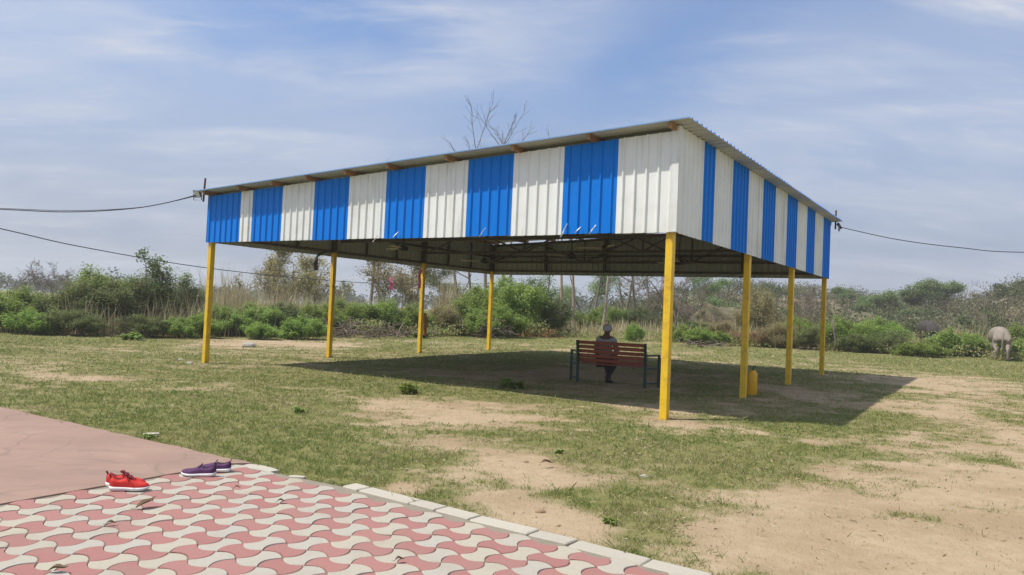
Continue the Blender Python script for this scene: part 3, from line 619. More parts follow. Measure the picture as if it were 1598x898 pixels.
LB = [
 (18, 26, 3.6, 1.55, 'g1', 'dense green bush at the far left edge of the picture'),
 (72, 27.5, 3.6, 1.35, 'm1', 'brown-tipped green bush second from the left edge'),
 (122, 27, 3.8, 1.75, 'm2', 'mixed green and rusty bush left of the tall mound of bushes'),
 (160, 28.5, 3.6, 2.25, 'g2', 'bright green bush crowning the left thicket'),
 (205, 27.5, 3.8, 2.2, 'm1', 'rusty green bush under the tall sapling on the left'),
 (250, 28.5, 3.8, 2.2, 'm2', 'brownish bush right of the sapling in the left thicket'),
 (292, 29, 3.0, 1.75, 'd1', 'dark green bush at the right end of the left thicket'),
 (48, 24.6, 2.0, .75, 'g3', 'low green bush in front of the leftmost bush'),
 (110, 25, 2.4, .9, 'm1', 'low dull bush at the foot of the left thicket'),
 (225, 25.6, 2.6, .7, 'm2', 'low rusty bush in front of the left thicket, below the sapling'),
 (298, 26.2, 2.2, .85, 'g1', 'low green bush just left of the leftmost yellow post'),
 (350, 28.5, 2.8, 1.15, 'g1', 'green bush just right of the leftmost yellow post'),
 (395, 29.5, 2.9, 1.2, 'g2', 'green bush between the two left posts, nearer the first'),
 (440, 30.5, 3.0, 1.3, 'd1', 'darker green bush midway between the two left posts'),
 (475, 28.2, 1.9, .85, 'g3', 'bright low bush left of the second yellow post'),
 (405, 27, 1.6, .6, 'g3', 'small bright bush on the bare strip between the left posts'),
 (492, 32, 2.6, 1.35, 'g1', 'green bush behind the second yellow post'),
 (540, 34.5, 3.2, 1.5, 'g2', 'green bush behind the heap of dry branches'),
 (590, 35.5, 3.2, 1.55, 'g2', 'green bush right of the heap of dry branches'),
 (632, 36, 3.0, 1.5, 'g1', 'green bush left of the third yellow post'),
 (690, 37, 2.8, 1.35, 'o1', 'olive bush right of the third yellow post'),
 (742, 39, 4.2, 2.4, 'g1', 'left flank of the large green bush mound behind the fourth post'),
 (795, 40, 5.2, 3.0, 'g2', 'tallest green bush of the mound right of the fourth post'),
 (836, 42, 4.8, 3.1, 'd1', 'dark tall bush at the right of the green mound'),
 (772, 36.5, 3.4, 1.6, 'g1', 'low front bush of the large green mound'),
 (905, 51, 3.2, 1.4, 'g1', 'green bush between the pale trunks behind the bench'),
 (950, 53, 3.6, 1.8, 'g2', 'bright green bush behind the seated person'),
 (1003, 53, 3.8, 1.8, 'd1', 'green bush behind the right end of the bench'),
 (1085, 46, 3.6, 1.1, 'm1', 'green bush right of the nearest yellow post, in front of the earth mound'),
 (990, 37.5, 1.1, .9, 'g3', 'small upright bush just behind the right end of the bench'),
 (1098, 37, 2.8, .85, 'g1', 'leafy low bush between the two nearest right posts'),
 (1130, 41, 2.8, 1.0, 'o1', 'olive low bush left of the second right-hand post'),
 (1062, 39, 1.8, .9, 'g3', 'low bush seen just right of the nearest yellow post'),
 (1178, 37, 3.0, 1.0, 'y1', 'dry brown bush right of the second right-hand post'),
 (1212, 36.5, 2.8, 1.1, 'o1', 'olive bush left of the third right-hand post'),
 (1252, 39, 3.2, 1.55, 'g1', 'bright green bush between the last two right-hand posts'),
 (1262, 35.5, 2.6, 1.0, 'm2', 'dull green bush below, between the last two right-hand posts'),
 (1322, 36.5, 3.0, 1.5, 'g2', 'green bush just right of the crooked stake'),
 (1362, 39, 3.4, 1.7, 'g1', 'bright green bush second right of the crooked stake'),
 (1390, 38.5, 2.6, 1.35, 'g2', 'green bush left of the farther buffalo'),
 (1340, 34.5, 2.4, .9, 'm1', 'low dull bush in front of the bushes right of the stake'),
 (1385, 34.5, 2.6, .95, 'm2', 'low brownish bush below the bushes left of the farther buffalo'),
 (1436, 35.5, 2.6, .6, 'o1', 'olive bush in front of the farther buffalo'),
 (1484, 34, 2.3, 1.2, 'g3', 'tall leafy bush right of the farther buffalo'),
 (1440, 32.5, 2.2, .6, 'g3', 'low green bush in front of the olive bush by the farther buffalo'),
 (1505, 36.5, 2.6, 1.35, 'y1', 'dry straw-coloured bush between the two buffaloes'),
 (1508, 34.5, 2.8, 1.05, 'g1', 'broad low green bush left of the nearer buffalo'),
 (1545, 37.5, 2.6, 1.3, 'm1', 'dull bush behind the nearer buffalo'),
 (1592, 32.6, 1.5, .85, 'g3', 'small bright bush right of the nearer buffalo'),
 (1600, 38, 3.2, 1.6, 'g1', 'green bush at the far right edge of the picture'),
 (1185, 46, 3.4, 2.9, 'o1', 'tall rounded yellowish-green shrub behind the second right-hand post'),
]
for a in LB: bush(*a)
# trees: a few skeletons of each kind, copied to where they stand
for k in ('bark', 'bark_pale', 'twig'): pass
def tree_kind(key, bark, leafcol=None, per=0, rad=.2, leaf=.1, flat=.6, aspect=.5, seed=0, limb_bark=None, **kw):
    tr, tw, tips = bare_tree_mesh(key, seed=seed, **kw); tr.materials.append(M[bark])
    for q in tw: q.materials.append(M[limb_bark or bark])
    parts = [('trunk', tr)] + [('limb', q) for q in tw]
    if leafcol:
        rng = np.random.default_rng(seed + 99); V, F = cloud_leaves(rng, tips, per, rad, leaf, aspect, flat)
        fo = np_mesh(key + '_crown', V, [F]); fo.materials.append(M['leaf_' + leafcol]); parts.append(('crown', fo))
    TK[key] = parts
TK = {}
tree_kind('bare_spread', 'bark', h=3.0, spread=.75, nch=3, maxl=3, up=.05, trunk_r=.07, start=.3, wob=.16, seed=21, fork=2, minr=.006)
tree_kind('bare_spread2', 'bark', h=3.2, spread=.85, nch=3, maxl=3, up=.02, trunk_r=.07, start=.25, wob=.2, seed=22, fork=3, minr=.006)
tree_kind('poplar1', 'bark_pale', limb_bark='bark', h=14.4, spread=.58, nch=4, maxl=2, up=.10, trunk_r=.16, start=.5, wob=.05, seed=23, shrink=.40, minr=.009, taper=.05)
tree_kind('poplar2', 'bark_pale', limb_bark='bark', h=14.4, spread=.62, nch=4, maxl=2, up=.08, trunk_r=.16, start=.5, wob=.05, seed=24, shrink=.40, minr=.009, taper=.05)
tree_kind('bare_tall', 'bark', h=8, spread=.9, nch=2, maxl=3, up=.05, trunk_r=.13, start=.35, wob=.07, seed=25, shrink=.42, minr=.009)
tree_kind('sapling', 'bark', 'dark', 5, .15, .13, .6, .45, h=2.9, spread=.7, nch=2, maxl=2, up=.12, trunk_r=.035, start=.55, wob=.09, seed=26, shrink=.40, minr=.006)
tree_kind('scrub_tree', 'bark', 'olive', 2, .20, .11, .8, .5, h=3.6, spread=.6, nch=3, maxl=3, up=.15, trunk_r=.06, start=.3, wob=.13, seed=27, shrink=.5, fork=3, minr=.006)
tree_kind('leafy', 'bark', 'acacia', 4, .38, .15, .55, .5, h=6, spread=.8, nch=2, maxl=3, up=.10, trunk_r=.12, start=.4, wob=.1, seed=28, shrink=.48, minr=.009)
tree_kind('leafy2', 'bark', 'acacia', 4, .40, .15, .5, .5, h=6, spread=.9, nch=3, maxl=3, up=.06, trunk_r=.12, start=.35, wob=.12, seed=29, shrink=.46, fork=2, minr=.009)
tree_kind('umbrella', 'bark', 'acacia', 7, .50, .24, .30, .55, h=4.2, spread=1.0, nch=3, maxl=3, up=.04, trunk_r=.13, start=.4, wob=.1, seed=30, shrink=.62, fork=2, minr=.012)
tree_kind('stalk', 'twig', 'olive', 9, .09, .11, .7, .5, h=2.6, spread=.6, nch=1, maxl=1, up=.2, trunk_r=.018, start=.8, wob=.03, seed=31, shrink=.15, minr=.006)
def tree(u, d, key, hs, label, name='tree', rz=None, ws=None):
    x = at(u, d); z = hill_z(x, d) if d > 48 else float(Z(x, d))
    return plant(name, TK[key], (x, d, z), (u * 2.3) % 6.28 if rz is None else rz, (ws or hs, ws or hs, hs), label, 'tree')
LT = [
 (16, 45, 'bare_spread', 1.0, 'bare spreading tree at the far left edge'),
 (92, 47, 'bare_spread2', .92, 'wide bare tree second from the left edge'),
 (128, 52, 'bare_spread', .85, 'small bare tree half hidden behind the left thicket'),
 (228, 28, 'sapling', .95, 'leafy sapling rising above the left thicket'),
 (252, 28.6, 'sapling', .86, 'shorter leafy sapling right of the tall one over the left thicket'),
 (285, 31, 'stalk', .82, 'thin stalk with a leaf tuft left of the leftmost yellow post'),
 (372, 31, 'stalk', 1.05, 'thin leaf-tufted stalk between the first two yellow posts'),
 (443, 36, 'stalk', 1.20, 'tall thin stalk left of the olive scrub tree'),
 (455, 37, 'stalk', 1.40, 'tallest thin stalk beside the olive scrub tree'),
 (468, 40, 'scrub_tree', 1.0, 'olive scrub tree left of the second yellow post'),
 (430, 44, 'scrub_tree', .85, 'smaller scrub tree behind the tall stalks'),
 (576, 50, 'bare_tall', 1.1, 'dark bare tree with level limbs right of the second post'),
 (592, 54, 'poplar1', .72, 'slim pale trunk just right of the dark bare tree'),
 (633, 50, 'bare_tall', 1.15, 'bare tree just left of the third yellow post'),
 (615, 46, 'scrub_tree', 1.2, 'many-stemmed scrub tree left of the third yellow post'),
 (650, 58, 'leafy', .85, 'green tree behind the third yellow post'),
 (700, 60, 'leafy2', .85, 'broad green tree right of the third yellow post'),
 (716, 52, 'bare_tall', 1.05, 'forked bare trunk left of the fourth yellow post'),
 (738, 56, 'bare_tall', 1.0, 'dark bare trunk close left of the fourth yellow post'),
 (761, 52, 'poplar1', 1.0, 'tall leafless tree whose left crown shows above the roof'),
 (797, 53, 'poplar2', .96, 'tall leafless tree whose crown shows above the roof, second from left'),
 (779, 56, 'poplar2', 1.0, 'pale trunk just right of the fourth yellow post'),
 (875, 50, 'poplar1', .80, 'left one of the two close pale trunks behind the bench'),
 (893, 50, 'poplar2', .83, 'right one of the two close pale trunks behind the bench'),
 (940, 51, 'poplar1', .78, 'pale thin trunk just left of the seated person'),
 (925, 64, 'bare_tall', 1.0, 'dark forked tree behind the seated person'),
 (858, 62, 'leafy', .9, 'dark green tree over the right of the green mound'),
 (912, 70, 'leafy2', 1.0, 'green tree in the gap between the pale trunks'),
 (968, 68, 'leafy', .9, 'green tree above the middle of the bench'),
 (974, 60, 'bare_tall', 1.0, 'dark trunk right of the seated person'),
 (992, 58, 'bare_tall', 1.05, 'leaning dark trunk above the right end of the bench'),
 (1014, 64, 'leafy', .95, 'thin green tree left of the nearest yellow post'),
 (1050, 47, 'bare_spread2', 1.35, 'grey bare shrub tree hidden partly by the nearest yellow post'),
 (1078, 50, 'bare_spread', 1.25, 'grey bare shrub tree just right of the nearest yellow post'),
 (1112, 66, 'leafy2', .8, 'dark green tree behind the earth mound'),
 (1240, 52, 'bare_spread2', 1.05, 'pale bare branching tree left of the last right-hand post'),
 (1310, 98, 'umbrella', .5, 'small flat-topped green tree on the ridge right of the shed'),
 (1390, 86, 'umbrella', .66, 'flat-topped green tree on the hillside, left of the largest'),
 (1440, 92, 'umbrella', .8, 'large flat-topped green tree in the middle of the hillside'),
 (1478, 97, 'umbrella', .78, 'flat-topped green tree at the right top of the hillside grove'),
 (1418, 78, 'umbrella', .45, 'low flat-topped green tree at the foot of the hillside grove'),
 (1345, 90, 'umbrella', .5, 'flat-topped green tree at the left of the hillside grove'),
 (1540, 60, 'bare_tall', .62, 'bare tree standing against the sky on the right hillside'),
 (1546, 43, 'sapling', .75, 'feathery green sapling behind the nearer buffalo'),
]
for a in LT: tree(*a)

# masses nobody could count: undergrowth, dry stalks, hillside scrub, far woods
def merge(items):
    Vs, Fs, off = [], [], 0
    for V, F in items: Vs.append(V); Fs.append(F + off); off += len(V)
    return np.concatenate(Vs), np.concatenate(Fs)
def stalks():
    rng = np.random.default_rng(61); cl = []
    for u, d, rad, h, n in ((125, 26.2, .7, 1.1, 160), (155, 26.0, .7, 1.2, 200), (165, 26.4, .5, 1.0, 140), (215, 26.8, 1.0, 1.2, 160), (250, 27, 1.0, 1.2, 200), (285, 27.5, 1.2, 1.3, 320), (310, 29, 1.6, 1.6, 700), (340, 30, 1.4, 1.9, 800), (372, 31.5, .9, 2.5, 600), (405, 33, 1.8, 1.7, 500), (440, 34, 1.4, 2.1, 500), (480, 36, 1.8, 1.8, 420),
                            (520, 40, 2.2, 1.6, 360), (560, 42, 2.2, 1.7, 360), (605, 44, 2.2, 1.8, 320), (697, 44, .7, 2.9, 260), (720, 47, 1.4, 1.8, 200), (955, 46, 2.4, 1.0, 500), (900, 44, 2.2, .8, 420), (990, 42, 2.0, .8, 320), (1180, 40, 1.8, 1.1, 300), (1505, 36, 1.2, 1.4, 320), (1240, 37, 1.6, .9, 200), (1040, 46, 2.0, 1.0, 300), (30, 26, 1.5, .8, 120), (80, 25.6, 1.2, .8, 120)):
        x0 = at(u, d); x = x0 + rng.normal(0, rad * .6, n); y = d + rng.normal(0, rad * .5, n); z = Z(x, y); hh = h * rng.uniform(.25, 1.1, n) * (.6 + .8 * fbm(x * .8, y * .8, 66, 2))
        lean = rng.normal(0, .16, (n, 2)) * hh[:, None]; w = rng.uniform(.006, .014, n) * (d / 28); th = rng.uniform(0, 3.14, n)
        b = np.c_[np.cos(th) * w, np.sin(th) * w]; V = np.empty((n, 6, 3))
        for i, (f, k) in enumerate(((0, 1), (.55, .9), (1, .15))):
            c = np.c_[x, y] + lean * f ** 1.7
            V[:, 2 * i] = np.c_[c - b * k, z + hh * f]; V[:, 2 * i + 1] = np.c_[c + b * k, z + hh * f]
        q = np.arange(n)[:, None] * 6; F = np.concatenate([q + np.array([[0, 1, 3, 2]]), q + np.array([[2, 3, 5, 4]])]); cl.append((V.reshape(-1, 3), F))
    V, F = merge(cl); return np_mesh('dry_stalks', V, [F])
M['straw'] = foliage('straw', [(0.333, 0.250, 0.133), (0.533, 0.416, 0.233), (0.550, 0.550, 0.350), (0.450, 0.316, 0.183)], .25)
tag(link('dry_reed_grass', stalks(), M['straw']), 'tall straw-coloured dry grass standing among the bushes', 'dry grass', kind='stuff')
def under():
    rng = np.random.default_rng(62); it = []
    n = 1500
    u = rng.uniform(-150, 1750, n); d = 26 + 70 * rng.random(n) ** 1.5 + np.interp(u, [0, 300, 700, 1000, 1300, 1600], [0, 2, 9, 13, 9, 5])
    V0 = []
    for a, dd in zip(u, d):
        x = at(a, dd); z = float(Z(x, dd)); h = rng.uniform(.3, 1.0) * (.75 if dd < 36 else 1.1) * (.45 if 870 < a < 1250 and dd < 50 else 1); m = int(rng.uniform(60, 150)); w = rng.uniform(.5, 1.2)
        P = np.c_[x + rng.normal(0, w * .45, m), dd + rng.normal(0, w * .45, m), z + h * rng.random(m) ** .7]; V0.append(P)
    P = np.concatenate(V0); return np_mesh('undergrowth', *[(lambda V, F: (V, [F]))(*leaves(P, .12, rng, .5, .4))][0])
M['leaf_under'] = foliage('leaf_under', [(0.122, 0.184, 0.046), (0.208, 0.279, 0.071), (0.284, 0.338, 0.108), (0.338, 0.294, 0.138), (0.400, 0.309, 0.185), (0.215, 0.309, 0.070)])
tag(link('undergrowth', under(), M['leaf_under']), 'low mixed green and brown undergrowth filling in behind the bushes', 'undergrowth', kind='stuff')
def hillside(col, n, seed, bmin, bmax, hmin, hmax, leaf, dens):
    rng = np.random.default_rng(seed); V0 = []
    for _ in range(n):
        b = rng.uniform(bmin, bmax); dd = rng.uniform(56, 125); x = b * dd; z = hill_z(x, dd); h = rng.uniform(hmin, hmax); w = h * rng.uniform(.7, 1.3)
        for _k in range(rng.integers(2, 5)):
            cx, cy, cz = rng.normal(0, w * .4), rng.normal(0, w * .4), h * rng.uniform(.35, .8); m = int(dens * rng.uniform(.6, 1.3)); v = rng.normal(0, 1, (m, 3)); v /= np.linalg.norm(v, axis=1, keepdims=True)
            V0.append(np.array([x + cx, dd + cy, z + cz]) + v * rng.random((m, 1)) ** .4 * np.array([w * .42, w * .42, h * .34]))
    P = np.concatenate(V0); V, F = leaves(P, leaf, rng, .55, .3); return np_mesh('scrub', V, [F])
M['leaf_scrub'] = foliage('leaf_scrub', [(0.117, 0.125, 0.062), (0.169, 0.154, 0.089), (0.228, 0.191, 0.125), (0.191, 0.184, 0.089), (0.265, 0.214, 0.147)])
tag(link('hillside_scrub', hillside(0, 430, 71, .14, .85, 1.0, 2.6, .22, 60), M['leaf_scrub']), 'grey-brown dry scrub covering the hillside on the right', 'scrub', kind='stuff')
M['leaf_scrub2'] = foliage('leaf_scrub2', [(0.054, 0.092, 0.031), (0.084, 0.131, 0.046), (0.131, 0.169, 0.061), (0.185, 0.185, 0.092)])
tag(link('ridge_scrub', hillside(0, 170, 74, .56, .80, 1.0, 2.4, .22, 60), M['leaf_scrub']), 'dry scrub on the steep slope at the right edge', 'scrub', kind='stuff')
tag(link('hillside_bushes', hillside(0, 300, 72, .14, 1.0, 1.2, 2.8, .24, 90), M['leaf_scrub2']), 'green bushes dotted through the scrub on the right hillside', 'scrub', kind='stuff')
def far_wood():
    rng = np.random.default_rng(73); V0 = []
    for _ in range(330):
        b = rng.uniform(-1.1, .34); dd = rng.uniform(170, 330); x = b * dd; h = rng.uniform(3.5, 7.5) * (1.25 if b > -.1 else .9); w = h * rng.uniform(.5, .9)
        for _k in range(4):
            m = 42; v = rng.normal(0, 1, (m, 3)); v /= np.linalg.norm(v, axis=1, keepdims=True)
            V0.append(np.array([x + rng.normal(0, w * .4), dd + rng.normal(0, w * .4), float(Z(x, dd)) + h * rng.uniform(.3, .75)]) + v * rng.random((m, 1)) ** .4 * np.array([w * .5, w * .5, h * .32]))
    P = np.concatenate(V0); V, F = leaves(P, .8, rng, .6, .3); return np_mesh('far_wood', V, [F])
M['leaf_far'] = foliage('leaf_far', [(0.038, 0.064, 0.026), (0.064, 0.096, 0.038), (0.102, 0.128, 0.058)])
tag(link('far_wood', far_wood(), M['leaf_far']), 'distant hazy line of trees along the horizon', 'wood', kind='stuff')
# weeds dotted over the near ground
rngw = np.random.default_rng(64)
WL = [(465, 640, .2, 's1', 'small weed alone on the lawn left of centre'), (795, 605, .6, 's1', 'grey-green weed at the front edge of the shade left of the bench'), (640, 612, .45, 's1', 'low spreading weed at the left front of the shade'), 
      (230, 680, .15, 's1', 'little weed touching the pale stone by the pink slab'), (950, 812, .14, 's1', 'green tuft of weed beside the kerb near the sandy patch'), (455, 531, .9, 's1', 'weed on the bare strip left of the second post'), (205, 530, .8, 's1', 'yellow-green weed in front of the left thicket'),
      (660, 530, 1.0, 's1', 'weed at the foot of the third yellow post'), (875, 702, .12, 's1', 'tiny green sprig on the sandy patch in the centre'), (1360, 556, 1.1, 's1', 'low weed at the foot of the bushes right of the stake'), (1105, 545, 1.0, 's1', 'low weed between the nearest and second right-hand posts')]
for u, v, w, k, lab in WL:
    x, y = ground(u, v); st, fo = BUSH[k]
    plant('small_weed', (('stems', st), ('foliage', fo)), (x, y, float(Z(x, y)) - .01), u % 6, (w, w, w * (.75 if w < .5 else .55)), lab, 'weed')
# ------------------------------------------------------------------ the shed: local x runs along the right side (away), local y along the front (to the left)
NX, NY = 2.28283, 10.84577; E2 = Vector((.55272, .83336, 0)); E1 = Vector((-.83336, .55272, 0))
LA, LB_ = 10.9595, 11.0844; H1, ZN, ZL = 2.684, 4.156, 3.737
RZ = math.atan2(E2.y, E2.x)
def shed_w(s, t, z=0): p = Vector((NX, NY, 0)) + E2 * s + E1 * t; p.z = z; return p
shed = empty('open_shed', (NX, NY, 0), RZ, 'open-sided metal shelter with blue and white striped valance on yellow posts', 'shelter')
def ztop(t): return ZN + (ZL - ZN) * t / LA
OFF = .09
POSTS = [(0, 0), (LB_ * .352, 0), (LB_ * .667, 0), (LB_, 0), (0, LA), (LB_ / 3, LA), (LB_ * 2 / 3, LA), (LB_, LA)]
for s, t in POSTS:
    w = shed_w(s, t); z0 = float(Z(w.x, w.y)) - .06; top = ztop(t) - .02
    zb = H1 + .10
    mb = MB(); mb.box((0, 0, (z0 + zb) / 2), (.112, .112, zb - z0), None, 0, .006)
    o = mb.build('post', M['yellow'], shed); o.location = (s, t, 0)
    mb = MB(); mb.box((0, 0, (zb + top) / 2), (.110, .110, top - zb), None, 0); u = mb.build('upper_post', M['steel'], o)
    mb = MB(); q = 10; rr = [(.19 + .05 * math.sin(k * 2.1 + s)) for k in range(q)]
    pts = [(rr[k] * math.cos(6.283 * k / q), rr[k] * math.sin(6.283 * k / q)) for k in range(q)]
    poly_prism(mb, ccw(pts), z0 - .05, z0 + .05); mb.build('footing', M['mortar'], o)
def profile(width, ribs, h=.026, rt=.022, rb=.055):
    pit = width / ribs; P = []
    for k in range(ribs):
        c = (k + .5) * pit
        P += [(c - rb / 2, 0), (c - rt / 2, h), (c + rt / 2, h), (c + rb / 2, 0)]
        for m_ in (-.25, .25):
            pass
    P = [(0, 0)] + P + [(width, 0)]
    return P
def sheet(P, frm, lo, hi, name, mo, mi_, th=.004):
    """profile P (along, out) extruded from lo(along) to hi(along); frm(along, out, z) -> local point"""
    V, F, mm = [], [], []
    for side in (0, 1):
        for a, o in P: V += [frm(a, o - side * th, lo(a)), frm(a, o - side * th, hi(a))]
    k = len(P)
    for i in range(k - 1):
        F.append((2 * i, 2 * i + 2, 2 * i + 3, 2 * i + 1)); mm.append(0)
        b = 2 * k; F.append((b + 2 * i, b + 2 * i + 1, b + 2 * i + 3, b + 2 * i + 2)); mm.append(1)
        F.append((2 * i, b + 2 * i, b + 2 * i + 2, 2 * i + 2)); mm.append(1); F.append((2 * i + 1, 2 * i + 3, b + 2 * i + 3, b + 2 * i + 1)); mm.append(1)
    for i in (0, k - 1): F.append((2 * i, 2 * i + 1, 2 * k + 2 * i + 1, 2 * k + 2 * i)); mm.append(1)
    me = bpy.data.meshes.new(name); me.from_pydata(V, [], F); me.polygons.foreach_set('material_index', mm); me.update()
    me.materials.append(mo); me.materials.append(mi_); return me
def clad(name, me): o = bpy.data.objects.new(name, me); COL.objects.link(o); o.parent = shed; return o
prs = random.Random(8)
front = [-.10, .85, 1.79, 2.75, 3.69, 4.64, 5.59, 6.56, 7.54, 8.5, 9.47, 9.87, LA + .09]
right = [-.10, 1.03, 1.58, 2.52, 3.49, 4.46, 5.42, 6.39, 7.36, 8.33, 9.24, 10.22, LB_ + .09]
def wall(bounds, kind):
    for k, (a, b) in enumerate(zip(bounds[:-1], bounds[1:])):
        wd = b - a; ribs = max(2, round(wd / .19)); P = profile(wd, ribs); white = k % 2 == 0
        mo = M['white'] if white else M['blue']; jz = prs.uniform(-.006, .006)
        # neighbouring sheets lap: every other one sits a hair prouder
        lap = .004 if white else 0
        if kind == 'front': f = lambda q, o, z, a=a: (-OFF - o - lap, a + q, z); hi = lambda q, a=a: ztop(a + q)
        elif kind == 'back': f = lambda q, o, z, a=a: (LB_ + OFF + o + lap, a + q, z); hi = lambda q, a=a: ztop(a + q)
        elif kind == 'right': f = lambda q, o, z, a=a: (a + q, -OFF - o - lap, z); hi = lambda q: ztop(0) + .082
        else: f = lambda q, o, z, a=a: (a + q, LA + OFF + o + lap, z); hi = lambda q: ztop(LA) + .075
        P2 = P if kind in ('front', 'left') else P
        clad('cladding_sheet', sheet(P2, f, lambda q: H1 + jz, hi, 'cladding_' + kind, mo, M['inside']))
wall(front, 'front'); wall(right, 'right'); wall([x for x in front], 'back'); wall(right, 'left')
def flash(s, t, sx, sy, zt):
    mb = MB(); mb.box((s + sx * .05, t, (H1 + zt) / 2), (.11, .006, zt - H1), None, 0); mb.box((s, t + sy * .05, (H1 + zt) / 2 - .002), (.006, .11, zt - H1 - .006), None, 0)
    mb.build('corner_flashing', M['white'], shed)
flash(-OFF - .036, -OFF - .036, 1, 1, ztop(0) + .07); 
# rails inside the valance
def rail(a, b, w=.06, h=.06, nm='rail', mat='steel'): MB().bar(a, b, w, h).build(nm, M[mat], shed)
for z, k in ((H1 + .13, 0), (H1 + .62, 1)):
    rail((-OFF + .06, 0, z), (-OFF + .06, LA, z)); rail((LB_ + OFF - .06, 0, z), (LB_ + OFF - .06, LA, z))
    rail((.08, -OFF + .05, z + .003), (LB_ - .08, -OFF + .05, z + .003)); rail((.08, LA + OFF - .05, z + .003), (LB_ - .08, LA + OFF - .05, z + .003))
for t in np.linspace(0, LA, 6)[1:-1]:
    for s in (0.02, LB_ - .02): MB().box((s, t, (H1 + .1 + ztop(t) - .05) / 2), (.08, .09, ztop(t) - .05 - H1 - .1)).build('stud', M['steel'], shed)
for s in np.linspace(0, LB_, 10)[1:-1]:
    for t in (-.01, LA + .01): MB().box((s, t, (H1 + .1 + ztop(t) - .05) / 2), (.05, .05, ztop(t) - .05 - H1 - .1)).build('stud', M['steel'], shed)
# trusses across, purlins along, roof sheets down the slope
for s in (.09, LB_ * .352, LB_ * .667, LB_ - .09):
    mb = MB(); zc = H1 + .42; tz = lambda t: ztop(t) - .07
    mb.bar((s, .05, zc), (s, LA - .05, zc), .06, .07); mb.bar((s, .05, tz(.05)), (s, LA - .05, tz(LA - .05)), .062, .072)
    tr = mb.build('truss', M['steel'], shed); n = 6
    for k in range(n):
        t0, t1 = .1 + (LA - .2) * k / n, .1 + (LA - .2) * (k + 1) / n
        p, q = ((s, t0, zc), (s, t1, tz(t1))) if k % 2 == 0 else ((s, t0, tz(t0)), (s, t1, zc))
        MB().bar(p, q, .04, .04).build('web', M['steel'], tr)
        if k % 2: MB().bar((s + .001, t1, zc), (s + .001, t1, tz(t1)), .036, .036).build('web', M['steel'], tr)
OVF, OVR, OVL, OVB = .36, .36, .22, .30
for t in (-.06, 1.25, 2.63, 4.01, 5.37, 6.46, 7.55, 8.6, 9.69, 10.9):
    z = ztop(t) + .038
    mb = MB(); mb.bar((-OVF + .03, t, z), (LB_ + OVB - .03, t, z), .055, .085); mb.build('purlin', M['purlin'], shed)
slope = (ZL - ZN) / LA; nsh = 12; wd = (LB_ + OVF + OVB) / nsh
for k in range(nsh):
    a = -OVF + k * wd; P = profile(wd + .02, 5, .03, .025, .06); lap = .005 * (k % 2)
    f = lambda q, o, t, a=a, lap=lap: (a + q, t, ztop(t) + .088 + o + lap)
    clad('roof_sheet', sheet(P, f, lambda q: -OVR, lambda q: LA + OVL, 'roof_sheet', M['blue'], M['roof_under']))
mb = MB(); mb.bar((-OVF - .003, -OVR, ztop(-OVR) + .098), (-OVF - .003, LA + OVL, ztop(LA + OVL) + .098), .006, .016); mb.build('eave_trim', M['lit_roof_edge'], shed)  # strip along the front eave, bright edge line painted in
# pipe stubs at two corners
for s, t, h, tilt in ((-.12, LA + .24, .42, .02), (LB_ + .2, -.2, .40, .03)):
    z = ztop(min(max(t, 0), LA)); MB().tube([(s, t, z - .12), (s + tilt, t, z + h)], .022, 8).build('pipe_stub', M['rust'], shed)
# ------------------------------------------------------------------ fans under the roof
def fan_proto():
    e = empty('ceiling_fan'); mb = MB(); mb.tube([(0, 0, .06), (0, 0, .85)], .012, 6); mb.build('down_rod', M['black'], e)
    mb = MB(); mb.lathe([(.015, .09), (.06, .06), (.11, .03), (.12, -.01), (.10, -.045), (.03, -.06), (.008, -.062)], 14); mb.build('motor', M['black'], e, True)
    mb = MB(); mb.lathe([(.06, .80), (.05, .84), (.012, .90)], 10); mb.build('canopy', M['black'], e, True)
    for k in range(3):
        A = Matrix.Rotation(k * 2.0944, 4, 'Z') @ Matrix.Rotation(.16, 4, 'X'); mb = MB()
        V = [(.10, -.025, 0), (.10, .025, 0), (.20, .06, 0), (.62, .075, 0), (.64, .05, 0), (.64, -.05, 0), (.62, -.065, 0), (.20, -.05, 0)]
        V2 = [(x, y, z + .004) for x, y, z in V]; mb.add(V + V2, [tuple(range(8))[::-1], tuple(range(8, 16))] + [(i, (i + 1) % 8, 8 + (i + 1) % 8, 8 + i) for i in range(8)], 0, A)
        mb.build('blade', M['fan_white'], e)
    return e
fp = fan_proto()
for i, (s, t, z, rz, lab) in enumerate((
    (2.3, 7.25, 2.74, .2, 'ceiling fan hanging at the left front under the roof'), (5.6, 7.35, 2.71, .9, 'ceiling fan at the left back near the fourth yellow post'),
    (4.6, 4.2, 2.74, 1.5, 'pale-bladed ceiling fan near the middle of the roof'), (2.3, 2.15, 2.70, .5, 'ceiling fan at the right front near the tall striped corner'), (5.9, 2.12, 2.71, .15, 'ceiling fan seen just right of the nearest yellow post'))):
    o = fp if i == 0 else copy_tree(fp); p = shed_w(s, t, z); rodtop = ztop(t) - .03
    o.location = p; o.rotation_euler = (0, 0, rz); o.scale = (1, 1, 1); tag(o, lab, 'ceiling fan', 'ceiling fans under the shelter roof')
    for ch in o.children:
        if ch.name.startswith('down_rod'): ch.scale = (1, 1, (rodtop - z) / .85)
        if ch.name.startswith('canopy'): ch.location = (0, 0, rodtop - z - .86)
